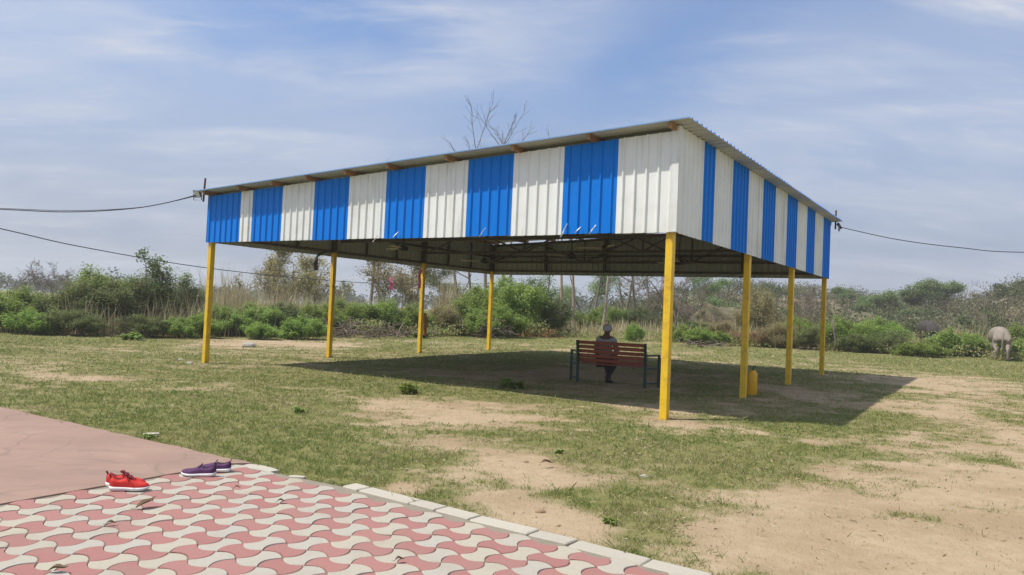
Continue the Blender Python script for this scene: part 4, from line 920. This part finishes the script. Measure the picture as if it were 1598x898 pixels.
# floodlights
def floodlight(loc, rz, tilt, label):
    e = empty('floodlight', loc, rz, label, 'floodlight', 'corner floodlights')
    A = Matrix.Rotation(tilt, 4, 'X'); mb = MB(); mb.box((0, 0, 0), (.21, .045, .17), A, 0, .01)
    for k in range(5): mb.box((-.08 + .04 * k, .035, 0), (.008, .03, .14), A)
    h = mb.build('housing', M['black'], e)
    mb = MB(); mb.box((0, -.0255, 0), (.175, .006, .135), A); mb.build('lens', M['lens'], h)
    mb = MB(); mb.bar((-.12, .0, 0), (-.12, .02, -.14), .006, .025); mb.bar((.12, 0, 0), (.12, .02, -.14), .006, .025); mb.bar((-.123, .02, -.14), (.123, .02, -.14), .025, .006); mb.build('bracket', M['grey_metal'], e)
    return e
p = shed_w(-.22, LA + .33, ZL + .05); floodlight(p, R(-25), R(25), 'square floodlight on the left corner of the roof')
p = shed_w(LB_ + .25, -.3, ZN - .02); floodlight(p, R(60), R(-30), 'square floodlight on the far right corner of the roof')
# ------------------------------------------------------------------ wires
def wire(name, pts, r, label, group=None, sub=10):
    c = [Vector(p) for p in pts]; out = []
    for i in range(len(c) - 1):
        p0, p1, p2, p3 = c[max(i - 1, 0)], c[i], c[i + 1], c[min(i + 2, len(c) - 1)]
        for k in range(sub):
            t = k / sub; out.append(.5 * ((2 * p1) + (p2 - p0) * t + (2 * p0 - 5 * p1 + 4 * p2 - p3) * t * t + (3 * p1 - p0 - 3 * p2 + p3) * t ** 3))
    out.append(c[-1]); return tag(MB().tube(out, r, 6).build(name, M['black']), label, 'wire', group)
def sky_pt(u, v, d):
    a, b = (u - 799) / FPX, (449 - v) / FPX; x = a * math.cos(ROLL) - b * math.sin(ROLL); w_ = a * math.sin(ROLL) + b * math.cos(ROLL)
    dx, dy, dz = x, _c - w_ * _s, _s + w_ * _c; t = d / dy; return Vector((dx * t, d, CAMH + dz * t))
lc = shed_w(-.2, LA + .3, ZL + .02)
wire('overhead_wire', [sky_pt(-400, 318, 18), sky_pt(-160, 322, 17.6), sky_pt(0, 327, 17.3), sky_pt(110, 331, 17.1), sky_pt(220, 324, 17), lc], .011, 'thin sagging wire running left from the left roof corner', 'wires')
wire('overhead_wire', [sky_pt(-400, 316, 18.1), sky_pt(-160, 321.5, 17.7), sky_pt(0, 325.5, 17.35), sky_pt(110, 329, 17.15), sky_pt(225, 323, 17), lc + Vector((0, 0, .02))], .007, 'second thin strand just above the wire running left from the roof corner', 'wires')
wire('overhead_wire', [sky_pt(-300, 292, 18), sky_pt(0, 357, 21), sky_pt(130, 386, 23.5), sky_pt(320, 418, 28), sky_pt(500, 437, 34), sky_pt(640, 444, 42), sky_pt(775, 443, 54)], .014, 'long dark wire crossing behind the left posts from the upper left')
rc = shed_w(LB_ + .22, -.28, ZN - .05)
wire('overhead_wire', [rc, sky_pt(1400, 374, 19.9), sky_pt(1500, 387, 19.5), sky_pt(1598, 394, 19), sky_pt(1900, 392, 18)], .010, 'thin wire running right from the far right roof corner')
# ------------------------------------------------------------------ bench
bl, br = Vector((1.46, 15.75, 0)), Vector((2.77, 15.12, 0)); bc = (bl + br) / 2; BRZ = math.atan2((br - bl).y, (br - bl).x); hl = (br - bl).length / 2
bz = float(Z(bc.x, bc.y))
bench = empty('park_bench', (bc.x, bc.y, bz), BRZ, 'red slatted park bench with dark green frame under the shelter', 'bench')
for i in range(5):                                            # backrest slats, leaning to the camera side at the top
    z = .865 - .092 * i; y = -.055 + .02 * i; M_ = Matrix.Translation((0, y, z)) @ Matrix.Rotation(R(12), 4, 'X')
    MB().box((0, 0, 0), (2 * hl - .03, .026, .070), M_, 0, .006).build('back_slat', M['red_slat'], bench)
for i in range(5): MB().box((0, .08 + .085 * i, .445 - .006 * (4 - i)), (2 * hl - .03, .070, .026), None, 0, .006).build('seat_slat', M['red_slat'], bench)
for sx in (-1, 1):
    x = sx * hl; ox = sx * (hl + (.17 if sx > 0 else .30))
    MB().bar((x, -.01, -.06), (x, -.01, .50), .05, .06, bev=.004).bar((x, .0, .46), (x, -.085, .905), .05, .055, bev=.004).build('back_leg', M['green_paint'], bench)
    MB().bar((ox, .40, -.06), (ox, .40, .68), .05, .05, bev=.004).build('front_leg', M['green_paint'], bench)
    MB().bar((x, -.04, .665), (ox, .43, .665), .06, .035, bev=.004).build('armrest', M['green_paint'], bench)
    MB().bar((x, 0, .405), (ox, .40, .405), .04, .04).build('seat_bracket', M['green_paint'], bench)
    MB().bar((x, 0, .10), (ox, .40, .10), .03, .03).build('stretcher', M['green_paint'], bench)
# ------------------------------------------------------------------ skinned figures
def skin_mesh(name, P, E, mat, parent, root, levels=2):
    keys = list(P); me = bpy.data.meshes.new(name); me.from_pydata([P[k][0] for k in keys], [(keys.index(a), keys.index(b)) for a, b in E], []); me.update()
    o = bpy.data.objects.new(name, me); COL.objects.link(o); o.parent = parent; me.materials.append(mat)
    md = o.modifiers.new('Skin', 'SKIN'); md.use_smooth_shade = True; md.branch_smoothing = .6
    if not me.skin_vertices: 
        bm = bmesh.new(); bm.from_mesh(me); bm.verts.layers.skin.verify(); bm.to_mesh(me); bm.free()
    for i, k in enumerate(keys):
        r = P[k][1]; sv = me.skin_vertices[0].data[i]; sv.radius = r if isinstance(r, tuple) else (r, r); sv.use_root = k == root
    o.modifiers.new('Sub', 'SUBSURF').levels = levels; o.modifiers['Sub'].render_levels = levels
    return o
M['skin'] = paint('skin', (.12, .065, .042), .55, vary=.06); M['grey_top'] = paint('grey_top', (.36, .36, .365), .9, vary=.15); M['trousers'] = paint('dark_trousers', (.035, .033, .035), .9, vary=.15); M['grey_cap'] = paint('grey_cap', (.42, .42, .46), .9, vary=.12)
px_, py_ = -.19, .0
person = empty('person', bench.matrix_basis @ Vector((px_, py_, 0)), BRZ, 'person in a grey cap and dark clothes seated on the bench, seen from behind', 'person')
B = {'pel': ((0, .20, .53), .135), 'sp': ((0, .17, .69), .13), 'ch': ((0, .17, .86), (.155, .12)), 'ub': ((0, .19, .975), (.12, .085)), 'nk': ((0, .225, 1.045), .055), 'h0': ((0, .245, 1.095), .07), 'h1': ((0, .255, 1.155), (.078, .092)), 'h2': ((0, .25, 1.215), .062), 'nose': ((0, .352, 1.135), .016)}
EB = [('pel', 'sp'), ('sp', 'ch'), ('ch', 'ub'), ('ub', 'nk'), ('nk', 'h0'), ('h0', 'h1'), ('h1', 'h2'), ('h1', 'nose')]
for s, n in ((-1, 'l'), (1, 'r')):
    B.update({n + 'ear': ((s * .085, .245, 1.14), .018), n + 'sh': ((s * .165, .19, .955), .062), n + 'el': ((s * .235, .24, .70), .046), n + 'wr': ((s * .13, .46, .63), .030), n + 'pa': ((s * .085, .53, .625), (.036, .02)),
              n + 'hp': ((s * .095, .24, .51), .095), n + 'kn': ((s * .12, .60, .50), .062), n + 'cf': ((-s * .0 + s * .05, .50, .30), .05), n + 'an': ((-s * .035, .40, .09), .036), n + 'ft': ((-s * .05, .50, .035), .036), n + 'to': ((-s * .055, .60, .025), .028)})
    EB += [('h1', n + 'ear'), ('ub', n + 'sh'), (n + 'sh', n + 'el'), (n + 'el', n + 'wr'), (n + 'wr', n + 'pa'), ('pel', n + 'hp'), (n + 'hp', n + 'kn'), (n + 'kn', n + 'cf'), (n + 'cf', n + 'an'), (n + 'an', n + 'ft'), (n + 'ft', n + 'to')]
    for k, (dx, l1) in enumerate(((-.028, .030), (-.010, .036), (.009, .034), (.026, .026))):
        B[f'{n}f{k}a'] = ((s * (.085 - .03) + dx * s - s * .0, .575 + l1 * .3, .628), .0095); B[f'{n}f{k}b'] = ((s * (.05) + dx * s, .605 + l1 * .6, .605), .008)
        EB += [(n + 'pa', f'{n}f{k}a'), (f'{n}f{k}a', f'{n}f{k}b')]
    B[n + 'th'] = ((s * .035, .52, .640), .0105); B[n + 'th2'] = ((s * .015, .555, .632), .009); EB += [(n + 'pa', n + 'th'), (n + 'th', n + 'th2')]
body = skin_mesh('body', B, EB, M['skin'], person, 'pel', 1)
def sub(keys, grow_): return {k: (B[k][0], tuple(r + grow_ for r in (B[k][1] if isinstance(B[k][1], tuple) else (B[k][1],) * 2))) for k in keys}
def edges(keys): return [e for e in EB if e[0] in keys and e[1] in keys]
kt = ['pel', 'sp', 'ch', 'ub', 'lsh', 'lel', 'lwr', 'rsh', 'rel', 'rwr']; skin_mesh('shirt', sub(kt, .016), edges(kt), M['grey_top'], person, 'pel')
kb = ['pel', 'lhp', 'lkn', 'lcf', 'lan', 'rhp', 'rkn', 'rcf', 'ran']; skin_mesh('trousers', sub(kb, .013), edges(kb), M['trousers'], person, 'pel')
for n in 'lr':
    kf = [n + 'an', n + 'ft', n + 'to']; skin_mesh('shoe', {k: ((p[0], p[1], p[2]), tuple(q * .8 + .010 for q in r)) for k, (p, r) in sub(kf, .004).items()}, edges(kf), M['black'], person, n + 'an')
mb = MB(); mb.lathe([(.100, -.035), (.104, .0), (.100, .05), (.082, .09), (.045, .113), (.008, .12)], 16, Matrix.Translation((0, .245, 1.16)) @ Matrix.Rotation(R(8), 4, 'X') @ Matrix.Diagonal((.93, 1.08, .9, 1)))
cap = mb.build('cap', M['grey_cap'], person, True)
mb = MB(); V = [(math.cos(a) * .095, .245 + math.sin(a) * .10, 1.165) for a in np.linspace(.15, math.pi - .15, 9)] + [(math.cos(a) * .085, .245 + .06 + math.sin(a) * .125, 1.148) for a in np.linspace(math.pi - .15, .15, 9)]
V2 = [(x, y, z + .008) for x, y, z in V]; mb.add(V + V2, [tuple(range(18))[::-1], tuple(range(18, 36))] + [(i, (i + 1) % 18, 18 + (i + 1) % 18, 18 + i) for i in range(18)]); mb.build('cap_brim', M['grey_cap'], cap)

# ------------------------------------------------------------------ yellow canister
cx, cy = 4.78, 14.62
can = empty('canister', (cx, cy, float(Z(cx, cy)) - .01), 0, 'upright yellow-orange canister with a green top beside the second right-hand post', 'canister')
MB().lathe([(.083, 0), (.088, .012), (.088, .40), (.082, .43), (.066, .462), (.040, .485), (.028, .49)], 20).build('body', M['canister'], can, True)
M['green_cap'] = paint('green_cap', (.05, .10, .02), .6)
MB().lathe([(.026, .488), (.026, .515), (.018, .53), (.018, .565), (.006, .575)], 12).build('cap', M['green_cap'], can, True)
MB().tube([(.0, .03, .50), (.05, .06, .545), (.055, .03, .58), (.0, .0, .572)], .007, 6).build('handle', M['green_cap'], can, True)

# ------------------------------------------------------------------ shoes
def shoe(name, loc, rz, up_mat, lin, lace, label, slip=False, parent_group=None, flip=1):
    e = empty(name, loc, rz, label, 'shoe', parent_group); e.scale = (1, 1, .82); Ln = .272; n = 22; q = 13
    W = lambda x: np.interp(x, [0, .03, .12, .3, .45, .65, .8, .92, .98, 1], [.012, .027, .036, .036, .038, .050, .049, .036, .02, .008])
    cen = lambda x: flip * np.interp(x, [0, .4, .7, 1], [0, .002, .004, -.008])
    ST = .036 if not slip else .032
    stz = lambda x: ST * np.interp(x, [0, .1, .6, .9, 1], [1.08, 1.05, .85, .8, .75]); bot = lambda x: np.interp(x, [0, .06, .15, .7, .88, 1], [.012, .003, 0, 0, .006, .022])
    # sole
    V, F = [], []; xs = np.concatenate([[0], np.linspace(.012, .988, n - 2), [1]])
    for x in xs:
        w_ = W(x) + .005; c = cen(x); z0, z1 = bot(x), stz(x) + bot(x) * .5
        V += [(x * Ln, c - w_ * .9, z0), (x * Ln, c - w_ * 1.04, (z0 + z1) / 2), (x * Ln, c - w_ * .96, z1), (x * Ln, c + w_ * .96, z1), (x * Ln, c + w_ * 1.04, (z0 + z1) / 2), (x * Ln, c + w_ * .9, z0)]
    for i in range(n - 1):
        for j in range(6): F.append((6 * i + j, 6 * i + (j + 1) % 6, 6 * i + 6 + (j + 1) % 6, 6 * i + 6 + j))
    F += [tuple(range(6))[::-1], tuple(6 * (n - 1) + j for j in range(6))]
    MB().add(V, F).build('sole', M['white_rubber'], e, True)
    # upper with a foot opening
    rim = lambda x: np.interp(x, [0, .04, .10, .2, .3, .4, .46], ([.082, .088, .080, .066, .066, .082, .092] if not slip else [.066, .072, .062, .052, .052, .062, .066]))
    top = lambda x: np.interp(x, [0, .03, .46, .55, .7, .85, .95, 1], ([.06, .085, .090, .078, .056, .043, .030, .01] if not slip else [.05, .068, .066, .060, .048, .040, .028, .01]))
    V, F, mm = [], [], []
    for x in xs:
        w_ = W(x) * (1.0 if x > .4 else 1.0 - .12 * (1 - x / .4) * 0); c = cen(x); zb = stz(x) + bot(x) * .5 - .004; opn = .035 < x < .46
        H = (rim(x) if opn else top(x))
        for k in range(q):
            th = math.pi * k / (q - 1); y = math.cos(th); z = math.sin(th) ** (.62 if opn else .8)
            if opn:
                ex = abs(y)
                if 3 <= k <= q - 4:  yy = y * .98; zz = zb + H * .35; V.append((x * Ln, c + w_ * yy * .8, zz)); continue
                if k in (2, q - 3): V.append((x * Ln, c + w_ * np.sign(y) * .74, zb + H)); continue
                if k in (1, q - 2): V.append((x * Ln, c + w_ * np.sign(y) * .98, zb + H * .6)); continue
            V.append((x * Ln, c + w_ * y, zb + H * z))
    for i in range(n - 1):
        for k in range(q - 1):
            F.append((q * i + k, q * i + k + 1, q * i + q + k + 1, q * i + q + k)); xm = (xs[i] + xs[i + 1]) / 2
            mm.append(1 if (.035 < xm < .46 and 2 <= k <= q - 4) else 0)
    me = bpy.data.meshes.new('upper'); me.from_pydata(V, [], F); me.polygons.foreach_set('material_index', mm); me.polygons.foreach_set('use_smooth', [True] * len(F)); me.update()
    me.materials.append(M[up_mat]); me.materials.append(M[lin]); o = bpy.data.objects.new('upper', me); COL.objects.link(o); o.parent = e
    zr = stz(.05) + rim(.04)
    MB().bar((.012, 0, zr - .022), (-.004, 0, zr + (.012 if not slip else .022)), .022, .005).build('heel_tab', M[lin], e)
    if slip:
        MB().bar((.46 * Ln, 0, stz(.46) + .058), (.40 * Ln, 0, stz(.4) + .088), .028, .006).build('tongue', M[lin], e)
        MB().box((.20 * Ln, -.0375, stz(.2) + .03), (.03, .002, .005)).build('side_mark', M['white_rubber'], e)
    else:
        MB().bar((.55 * Ln, 0, stz(.5) + .074), (.36 * Ln, 0, stz(.4) + .108), .040, .007).build('tongue', M[lin], e)
        for k in range(4):
            x = .44 + .055 * k; z = stz(x) + top(x) * .985
            MB().tube([(x * Ln, cen(x) - .022, z - .012), (x * Ln + .004, cen(x) - .01, z + .002), (x * Ln + .006, cen(x) + .01, z + .003), (x * Ln + .002, cen(x) + .022, z - .012)], .0032, 6).build('lace', M[lace], e, True)
        z = stz(.45) + top(.46)
        for sy in (-1, 1): MB().tube([(.44 * Ln, 0, z + .006), (.43 * Ln, sy * .02, z + .022), (.40 * Ln, sy * .035, z + .008), (.44 * Ln, sy * .012, z + .005), (.52 * Ln, sy * .05, z - .015)], .0028, 6).build('lace_bow', M[lace], e, True)
    return e
M['white_rubber'] = paint('white_rubber', (.72, .71, .70), .6, (.55, .52, .48), .4, 12); M['red_knit'] = paint('red_knit', (.56, .018, .012), .75, fine=260, vary=.35, bump_s=.4); M['dark_red'] = paint('dark_red', (.19, .008, .012), .8); M['purple_knit'] = paint('purple_knit', (.075, .018, .085), .75, fine=260, vary=.35, bump_s=.4); M['dark_purple'] = paint('dark_purple', (.025, .008, .03), .85)
g = ground(182, 768.5); zs = .008
shoe('sneaker', (g[0] - .065, g[1] + .02, zs), R(13), 'red_knit', 'dark_red', 'dark_red', 'nearer red lace-up sneaker with white sole on the pavers', flip=1)
shoe('sneaker', (g[0] - .145, g[1] + .125, zs), R(9), 'red_knit', 'dark_red', 'dark_red', 'farther red sneaker half hidden behind its pair on the pavers', flip=-1)
g = ground(333, 746)
shoe('slip_on_shoe', (g[0] + .005, g[1] + .03, zs), R(184), 'purple_knit', 'dark_purple', 'dark_purple', 'nearer purple slip-on shoe with white sole at the slab joint', True, flip=1)
g = ground(357, 738.5)
shoe('slip_on_shoe', (g[0] + .005, g[1] + .03, zs), R(190), 'purple_knit', 'dark_purple', 'dark_purple', 'farther purple slip-on shoe, mostly behind the nearer one', True, flip=-1)

# ------------------------------------------------------------------ buffaloes
M['hide'] = paint('muddy_hide', (.24, .20, .16), .85, (.38, .32, .26), .8, 1.8, .2, vary=.25, fine=12); M['hide_dark'] = paint('dark_hide', (.04, .034, .03), .85, (.09, .075, .06), .7, 1.8, .2, vary=.25, fine=12); M['horn'] = paint('dark_horn', (.05, .045, .04), .5)
def buffalo(u, d, rz, sc, label, hide):
    x = at(u, d); e = empty('buffalo', (x, d, float(Z(x, d))), rz, label, 'buffalo', 'grazing buffaloes'); e.scale = (sc,) * 3
    P = {'rump': ((-.78, 0, 1.06), (.27, .27)), 'loin': ((-.35, 0, 1.06), (.36, .36)), 'mid': ((.05, 0, .98), (.42, .43)), 'ch': ((.5, 0, .98), (.36, .38)), 'nk': ((.85, 0, .90), .21), 'nk2': ((1.05, 0, .68), .165), 'hd': ((1.20, 0, .47), .14), 'mz': ((1.33, 0, .20), .085), 'mz2': ((1.36, 0, .10), .07)}
    E_ = [('rump', 'loin'), ('loin', 'mid'), ('mid', 'ch'), ('ch', 'nk'), ('nk', 'nk2'), ('nk2', 'hd'), ('hd', 'mz'), ('mz', 'mz2')]
    for s, n in ((-1, 'l'), (1, 'r')):
        P.update({n + 'hip': ((-.72, s * .19, .86), .18), n + 'st': ((-.60, s * .23, .66), .13), n + 'hk': ((-.86, s * .20, .42), .07), n + 'hf': ((-.83, s * .20, .12), .05), n + 'hh': ((-.79, s * .20, .02), .06),
                  n + 'sh': ((.52, s * .20, .78), .15), n + 'el': ((.46, s * .22, .60), .10), n + 'kn': ((.50 + s * .06, s * .20, .34), .062), n + 'ff': ((.48 + s * .06, s * .20, .10), .048), n + 'fh': ((.52 + s * .06, s * .20, .02), .06), n + 'ear': ((1.04, s * .26, .60), .05), n + 'eb': ((1.1, s * .13, .60), .05)})
        E_ += [('rump', n + 'hip'), (n + 'hip', n + 'st'), (n + 'st', n + 'hk'), (n + 'hk', n + 'hf'), (n + 'hf', n + 'hh'), ('ch', n + 'sh'), (n + 'sh', n + 'el'), (n + 'el', n + 'kn'), (n + 'kn', n + 'ff'), (n + 'ff', n + 'fh'), ('hd', n + 'eb'), (n + 'eb', n + 'ear')]
    skin_mesh('body', P, E_, M[hide], e, 'mid', 2)
    MB().tube([(-1.02, 0, 1.16), (-1.10, 0, 1.05), (-1.11, .02, .75), (-1.10, .03, .50), (-1.09, .03, .32)], [.04, .032, .024, .03, .012], 8).build('tail', M[hide], e, True)
    for s in (-1, 1): MB().tube([(1.07, s * .10, .66), (.98, s * .26, .74), (.84, s * .33, .84), (.76, s * .24, .96)], [.05, .042, .03, .008], 8).build('horn', M['horn'], e, True)
    return e
buffalo(1560, 32.0, R(62), 1.04, 'muddy grey buffalo grazing at the right edge, seen from behind', 'hide')
bf = buffalo(1449, 41, R(78), 1.16, 'darker buffalo farther off, half hidden behind green bushes', 'hide_dark')

# ------------------------------------------------------------------ odds and ends
def stick_pile(u, d, w, h, n, label, seed, mat='twig', cat='brush pile', rad=(.012, .03)):
    rng = np.random.default_rng(seed); x = at(u, d); e = empty('brush_pile', (x, d, float(Z(x, d))), 0, label, cat); mes = []
    for k in range(5):
        segs, tips = [], []; grow(rng, (-.5, 0, 0), (1, 0, .05), 1.0, rng.uniform(*rad), 0, 1, segs, tips, .6, 1, .0, .10, .5, .4, .006, .5); V, F = tubes(np.array(segs), 5); me = np_mesh('branch', V, [F], True); me.materials.append(M[mat]); mes.append(me)
    for k in range(n):
        o = bpy.data.objects.new('branch', mes[k % 5]); COL.objects.link(o); o.parent = e; r = abs(rng.normal(0, .4)); r = min(r, 1)
        o.location = (rng.normal(0, w * .3), rng.normal(0, w * .13), max(.03, h * (1 - r) * rng.uniform(.1, 1))); o.rotation_euler = (rng.uniform(0, 6), rng.normal(0, .28), rng.uniform(0, 6.28)); s_ = rng.uniform(.6, 1.5); o.scale = (s_, 1, 1)
    return e
stick_pile(535, 31, 3.4, .7, 80, 'heap of dry branches right of the second yellow post', 81)
stick_pile(205, 25.4, 1.2, .2, 14, 'small bundle of dry sticks in front of the left thicket', 82)
stick_pile(765, 35.2, 1.8, .9, 40, 'dark tangle of brushwood at the foot of the green mound', 83, 'bark')
stick_pile(822, 38.5, 3.6, .35, 70, 'low scatter of cut branches left of the bench', 84, 'purlin')
stick_pile(610, 33, 2.4, .35, 34, 'low heap of dry branches left of the third yellow post', 85)
stick_pile(1095, 34, 2.4, .2, 22, 'scattered twigs between the nearest and second right-hand posts', 86)
x, y = 15.05, 34.6; z = float(Z(x, y)); st = empty('crooked_stake', (x, y, z), 0, 'dark crooked wooden stake standing right of the last right-hand post', 'stake')
MB().tube([(-.02, 0, -.1), (.06, 0, .45), (-.02, .02, .9), (-.10, 0, 1.5)], [.06, .05, .055, .045], 7).build('upright', M['bark'], st, True)
MB().tube([(.28, 0, -.1), (.14, .05, .3), (.04, .03, .62)], [.04, .04, .035], 6).build('prop', M['bark'], st, True)
# earth mound
M['clod'] = paint('earth_clod', (.30, .205, .125), .95)
def lump(name, loc, dims, mat, seed, label=None, cat=None, kind=None, sub=3, amp=.35, group=None):
    bm = bmesh.new(); bmesh.ops.create_icosphere(bm, subdivisions=sub, radius=1); rng = np.random.default_rng(seed); ph = rng.uniform(0, 10, 3)
    for v in bm.verts:
        c = v.co; k = float(fbm(np.array([c.x * 1.6 + ph[0] + c.z]), np.array([c.y * 1.6 + ph[1] - c.z * .7]), seed, 4)[0]) - .5
        v.co = c * (1 + amp * k * 2); v.co = Vector((v.co.x * dims[0], v.co.y * dims[1], v.co.z * dims[2]))
    me = bpy.data.meshes.new(name); bm.to_mesh(me); bm.free(); me.materials.append(mat); me.polygons.foreach_set('use_smooth', [sub > 2] * len(me.polygons))
    o = bpy.data.objects.new(name, me); COL.objects.link(o); o.location = loc; return tag(o, label, cat, group, kind)
x = at(1128, 52); lump('earth_mound', (x, 52, float(Z(x, 52)) + .2), (2.2, 1.6, 1.75), M['hill'], 5, kind='structure', sub=5, amp=.5)
x = at(1352, 74); lump('earth_mound', (x, 74, float(Z(x, 74)) + .3), (3.2, 3, 1.8), M['hill'], 6, kind='structure', sub=5, amp=.5)
for u, v, s_, lab in ((388, 541, .16, 'pale rounded stone on the bare strip between the left posts'), (296, 566, .06, 'small stone at the foot of the leftmost yellow post'), (283, 560, .05, 'small stone on the grass left of the leftmost post'), (1005, 740, .035, 'small grey stone on the grass in front of the nearest post'), (843, 792, .03, 'brown clod of earth on the sand beside the kerb'), (820, 716, .025, 'small clod on the sandy patch in the centre')):
    x, y = ground(u, v); lump('stone', (x, y, float(Z(x, y)) + s_ * .2), (s_ * 1.4, s_, s_ * .7), M['stone'] if 'clod' not in lab else M['clod'], u, lab, 'stone', sub=2, amp=.3)
def ribbon(name, pts, w, mat, label, cat, rng_seed=1):
    r = random.Random(rng_seed); mb = MB(); P = [Vector(p) for p in pts]; V = []
    for i, p in enumerate(P):
        a = r.uniform(-.7, .7); d = Vector((math.cos(a), math.sin(a), 0)) * w * r.uniform(.6, 1) / 2; nn = Vector((-math.sin(a), math.cos(a), 0)) * .002
        V += [p - d - nn, p + d - nn, p + d + nn, p - d + nn]
    F = [(4 * i + j, 4 * i + (j + 1) % 4, 4 * i + 4 + (j + 1) % 4, 4 * i + 4 + j) for i in range(len(P) - 1) for j in range(4)] + [(3, 2, 1, 0), tuple(4 * (len(P) - 1) + j for j in range(4))]
    return tag(mb.add(V, F).build(name, M[mat]), label, cat)
w = shed_w(LB_ * 2 / 3 - .09, LA - .03, 0)
ribbon('ribbon', [(w.x - .02, w.y - .05, 2.58), (w.x - .07, w.y - .07, 2.4), (w.x - .04, w.y - .07, 2.2), (w.x - .06, w.y - .07, 2.02)], .10, 'pink_cloth', 'pink ribbon tied to the top of the third yellow post', 'ribbon')
w = sky_pt(611, 433, 40); ribbon('ribbon', [w, w + Vector((-.05, 0, -.18)), w + Vector((.04, 0, -.36)), w + Vector((-.01, 0, -.55)), w + Vector((.03, 0, -.68))], .24, 'pink_cloth', 'pink ribbon hanging from the wire left of the third post', 'ribbon', 4)
w = shed_w(LB_ / 3 - .55, LA + .06, 0)
ribbon('hanging_rag', [(w.x + .25, w.y + .2, 2.80), (w.x + .1, w.y + .05, 2.74), (w.x, w.y, 2.62), (w.x - .02, w.y, 2.42), (w.x + .01, w.y, 2.28)], .13, 'dark_cloth', 'dark rag hanging under the roof edge left of the second post', 'rag', 6)
w = shed_w(LB_ * 2 / 3 + .09, LA, 0); ribbon('hanging_cloth', [(w.x + .06, w.y, 1.25), (w.x + .1, w.y, 1.0), (w.x + .08, w.y, .8), (w.x + .1, w.y, .55)], .14, 'orange_cloth', 'orange cloth strip tied low behind the third post', 'cloth', 7)
for k, (t, ln, lab) in enumerate(((1.72, .20, 'largest white torn plastic shred on the blue sheet nearest the tall corner'), (1.22, .13, 'white plastic shred left over on the first blue sheet, right one'), (1.47, .09, 'tiny white plastic shred on the first blue sheet, middle one'), (3.3, .14, 'white plastic shred on the second blue sheet from the tall corner'), (5.25, .10, 'white plastic shred on the third blue sheet from the tall corner'), (5.75, .13, 'white plastic shred under the white sheet left of the middle'))):
    p = shed_w(-OFF - .045, t, H1 + (.07 if k != 5 else .01)); ribbon('plastic_shred', [p + Vector((.05, -.01, .5 * ln)), p + Vector((.01, -.02, .1 * ln)), p + Vector((-.02, -.035, -.3 * ln)), p + Vector((-.05, -.02, -.6 * ln))], .02, 'white_plastic', lab, 'plastic scrap', k + 20)
# dry leaves on the paving
M['dry_leaf'] = paint('dry_leaf', (.13, .085, .04), .8)
def dry_leaf(u, v, ln, rz, label, curl=.5):
    x, y = ground(u, v); e = MB(); V, F = [], []; n = 7
    for i in range(n):
        t = i / (n - 1); w_ = ln * .22 * math.sin(math.pi * min(.97, max(.04, t)) ** .8); zz = .012 + curl * ln * t * t * .6 + .01 * math.sin(5 * t)
        V += [(t * ln, -w_, zz + w_ * .7), (t * ln, 0, zz), (t * ln, w_, zz + w_ * .7)]
    m_ = len(V); V += [(a, b, c + .0015) for a, b, c in V]
    for i in range(n - 1):
        for j in range(2): a = 3 * i + j; F += [(a, a + 3, a + 4, a + 1), (m_ + a, m_ + a + 1, m_ + a + 4, m_ + a + 3)]
    e.add(V, F); e.tube([(-.25 * ln, 0, .012), (0, 0, .013)], .0015, 5); o = e.build('dry_leaf', M['dry_leaf']); o.location = (x, y, .004); o.rotation_euler = (0, 0, rz); return tag(o, label, 'leaf')
dry_leaf(212, 797, .13, R(48), 'curled brown leaf standing on the pavers below the red shoes', .9)
dry_leaf(365, 765, .05, R(10), 'small crumpled leaf on the pavers right of centre below the purple shoes'); dry_leaf(432, 787, .06, R(20), 'flat crumpled leaf on the pavers in the middle of the paving')
dry_leaf(165, 822, .06, R(20), 'thin leaf scrap on the pavers below the curled leaf'); dry_leaf(75, 896, .09, R(15), 'leaf scrap at the bottom left corner of the paving'); dry_leaf(616, 880, .06, R(30), 'leaf scrap on the pavers near the bottom centre')
dry_leaf(845, 725, .12, R(20), 'small dry stick-like leaf on the central sandy patch', .1)
# ------------------------------------------------------------------ haze
m, nt, n, l, out = new_mat('haze_air'); v = n.new('ShaderNodeVolumePrincipled'); v.inputs['Density'].default_value = .0010; v.inputs['Color'].default_value = (.93, .95, 1, 1); v.inputs['Anisotropy'].default_value = .35
l.new(v.outputs[0], out.inputs['Volume'])
GXE, GYE = float(max(abs(gx[0]), abs(gx[-1]))) + 5, (float(gy[0]) - 5, float(gy[-1]) + 5)
hz = MB().box((0, (GYE[0] + GYE[1]) / 2, 9.5), (2 * GXE, GYE[1] - GYE[0], 22)).build('haze', m); tag(hz, 'thin pale haze in the air over the whole place', 'haze', kind='stuff')
SC.cycles.volume_bounces = 1; SC.cycles.volume_step_rate = 4
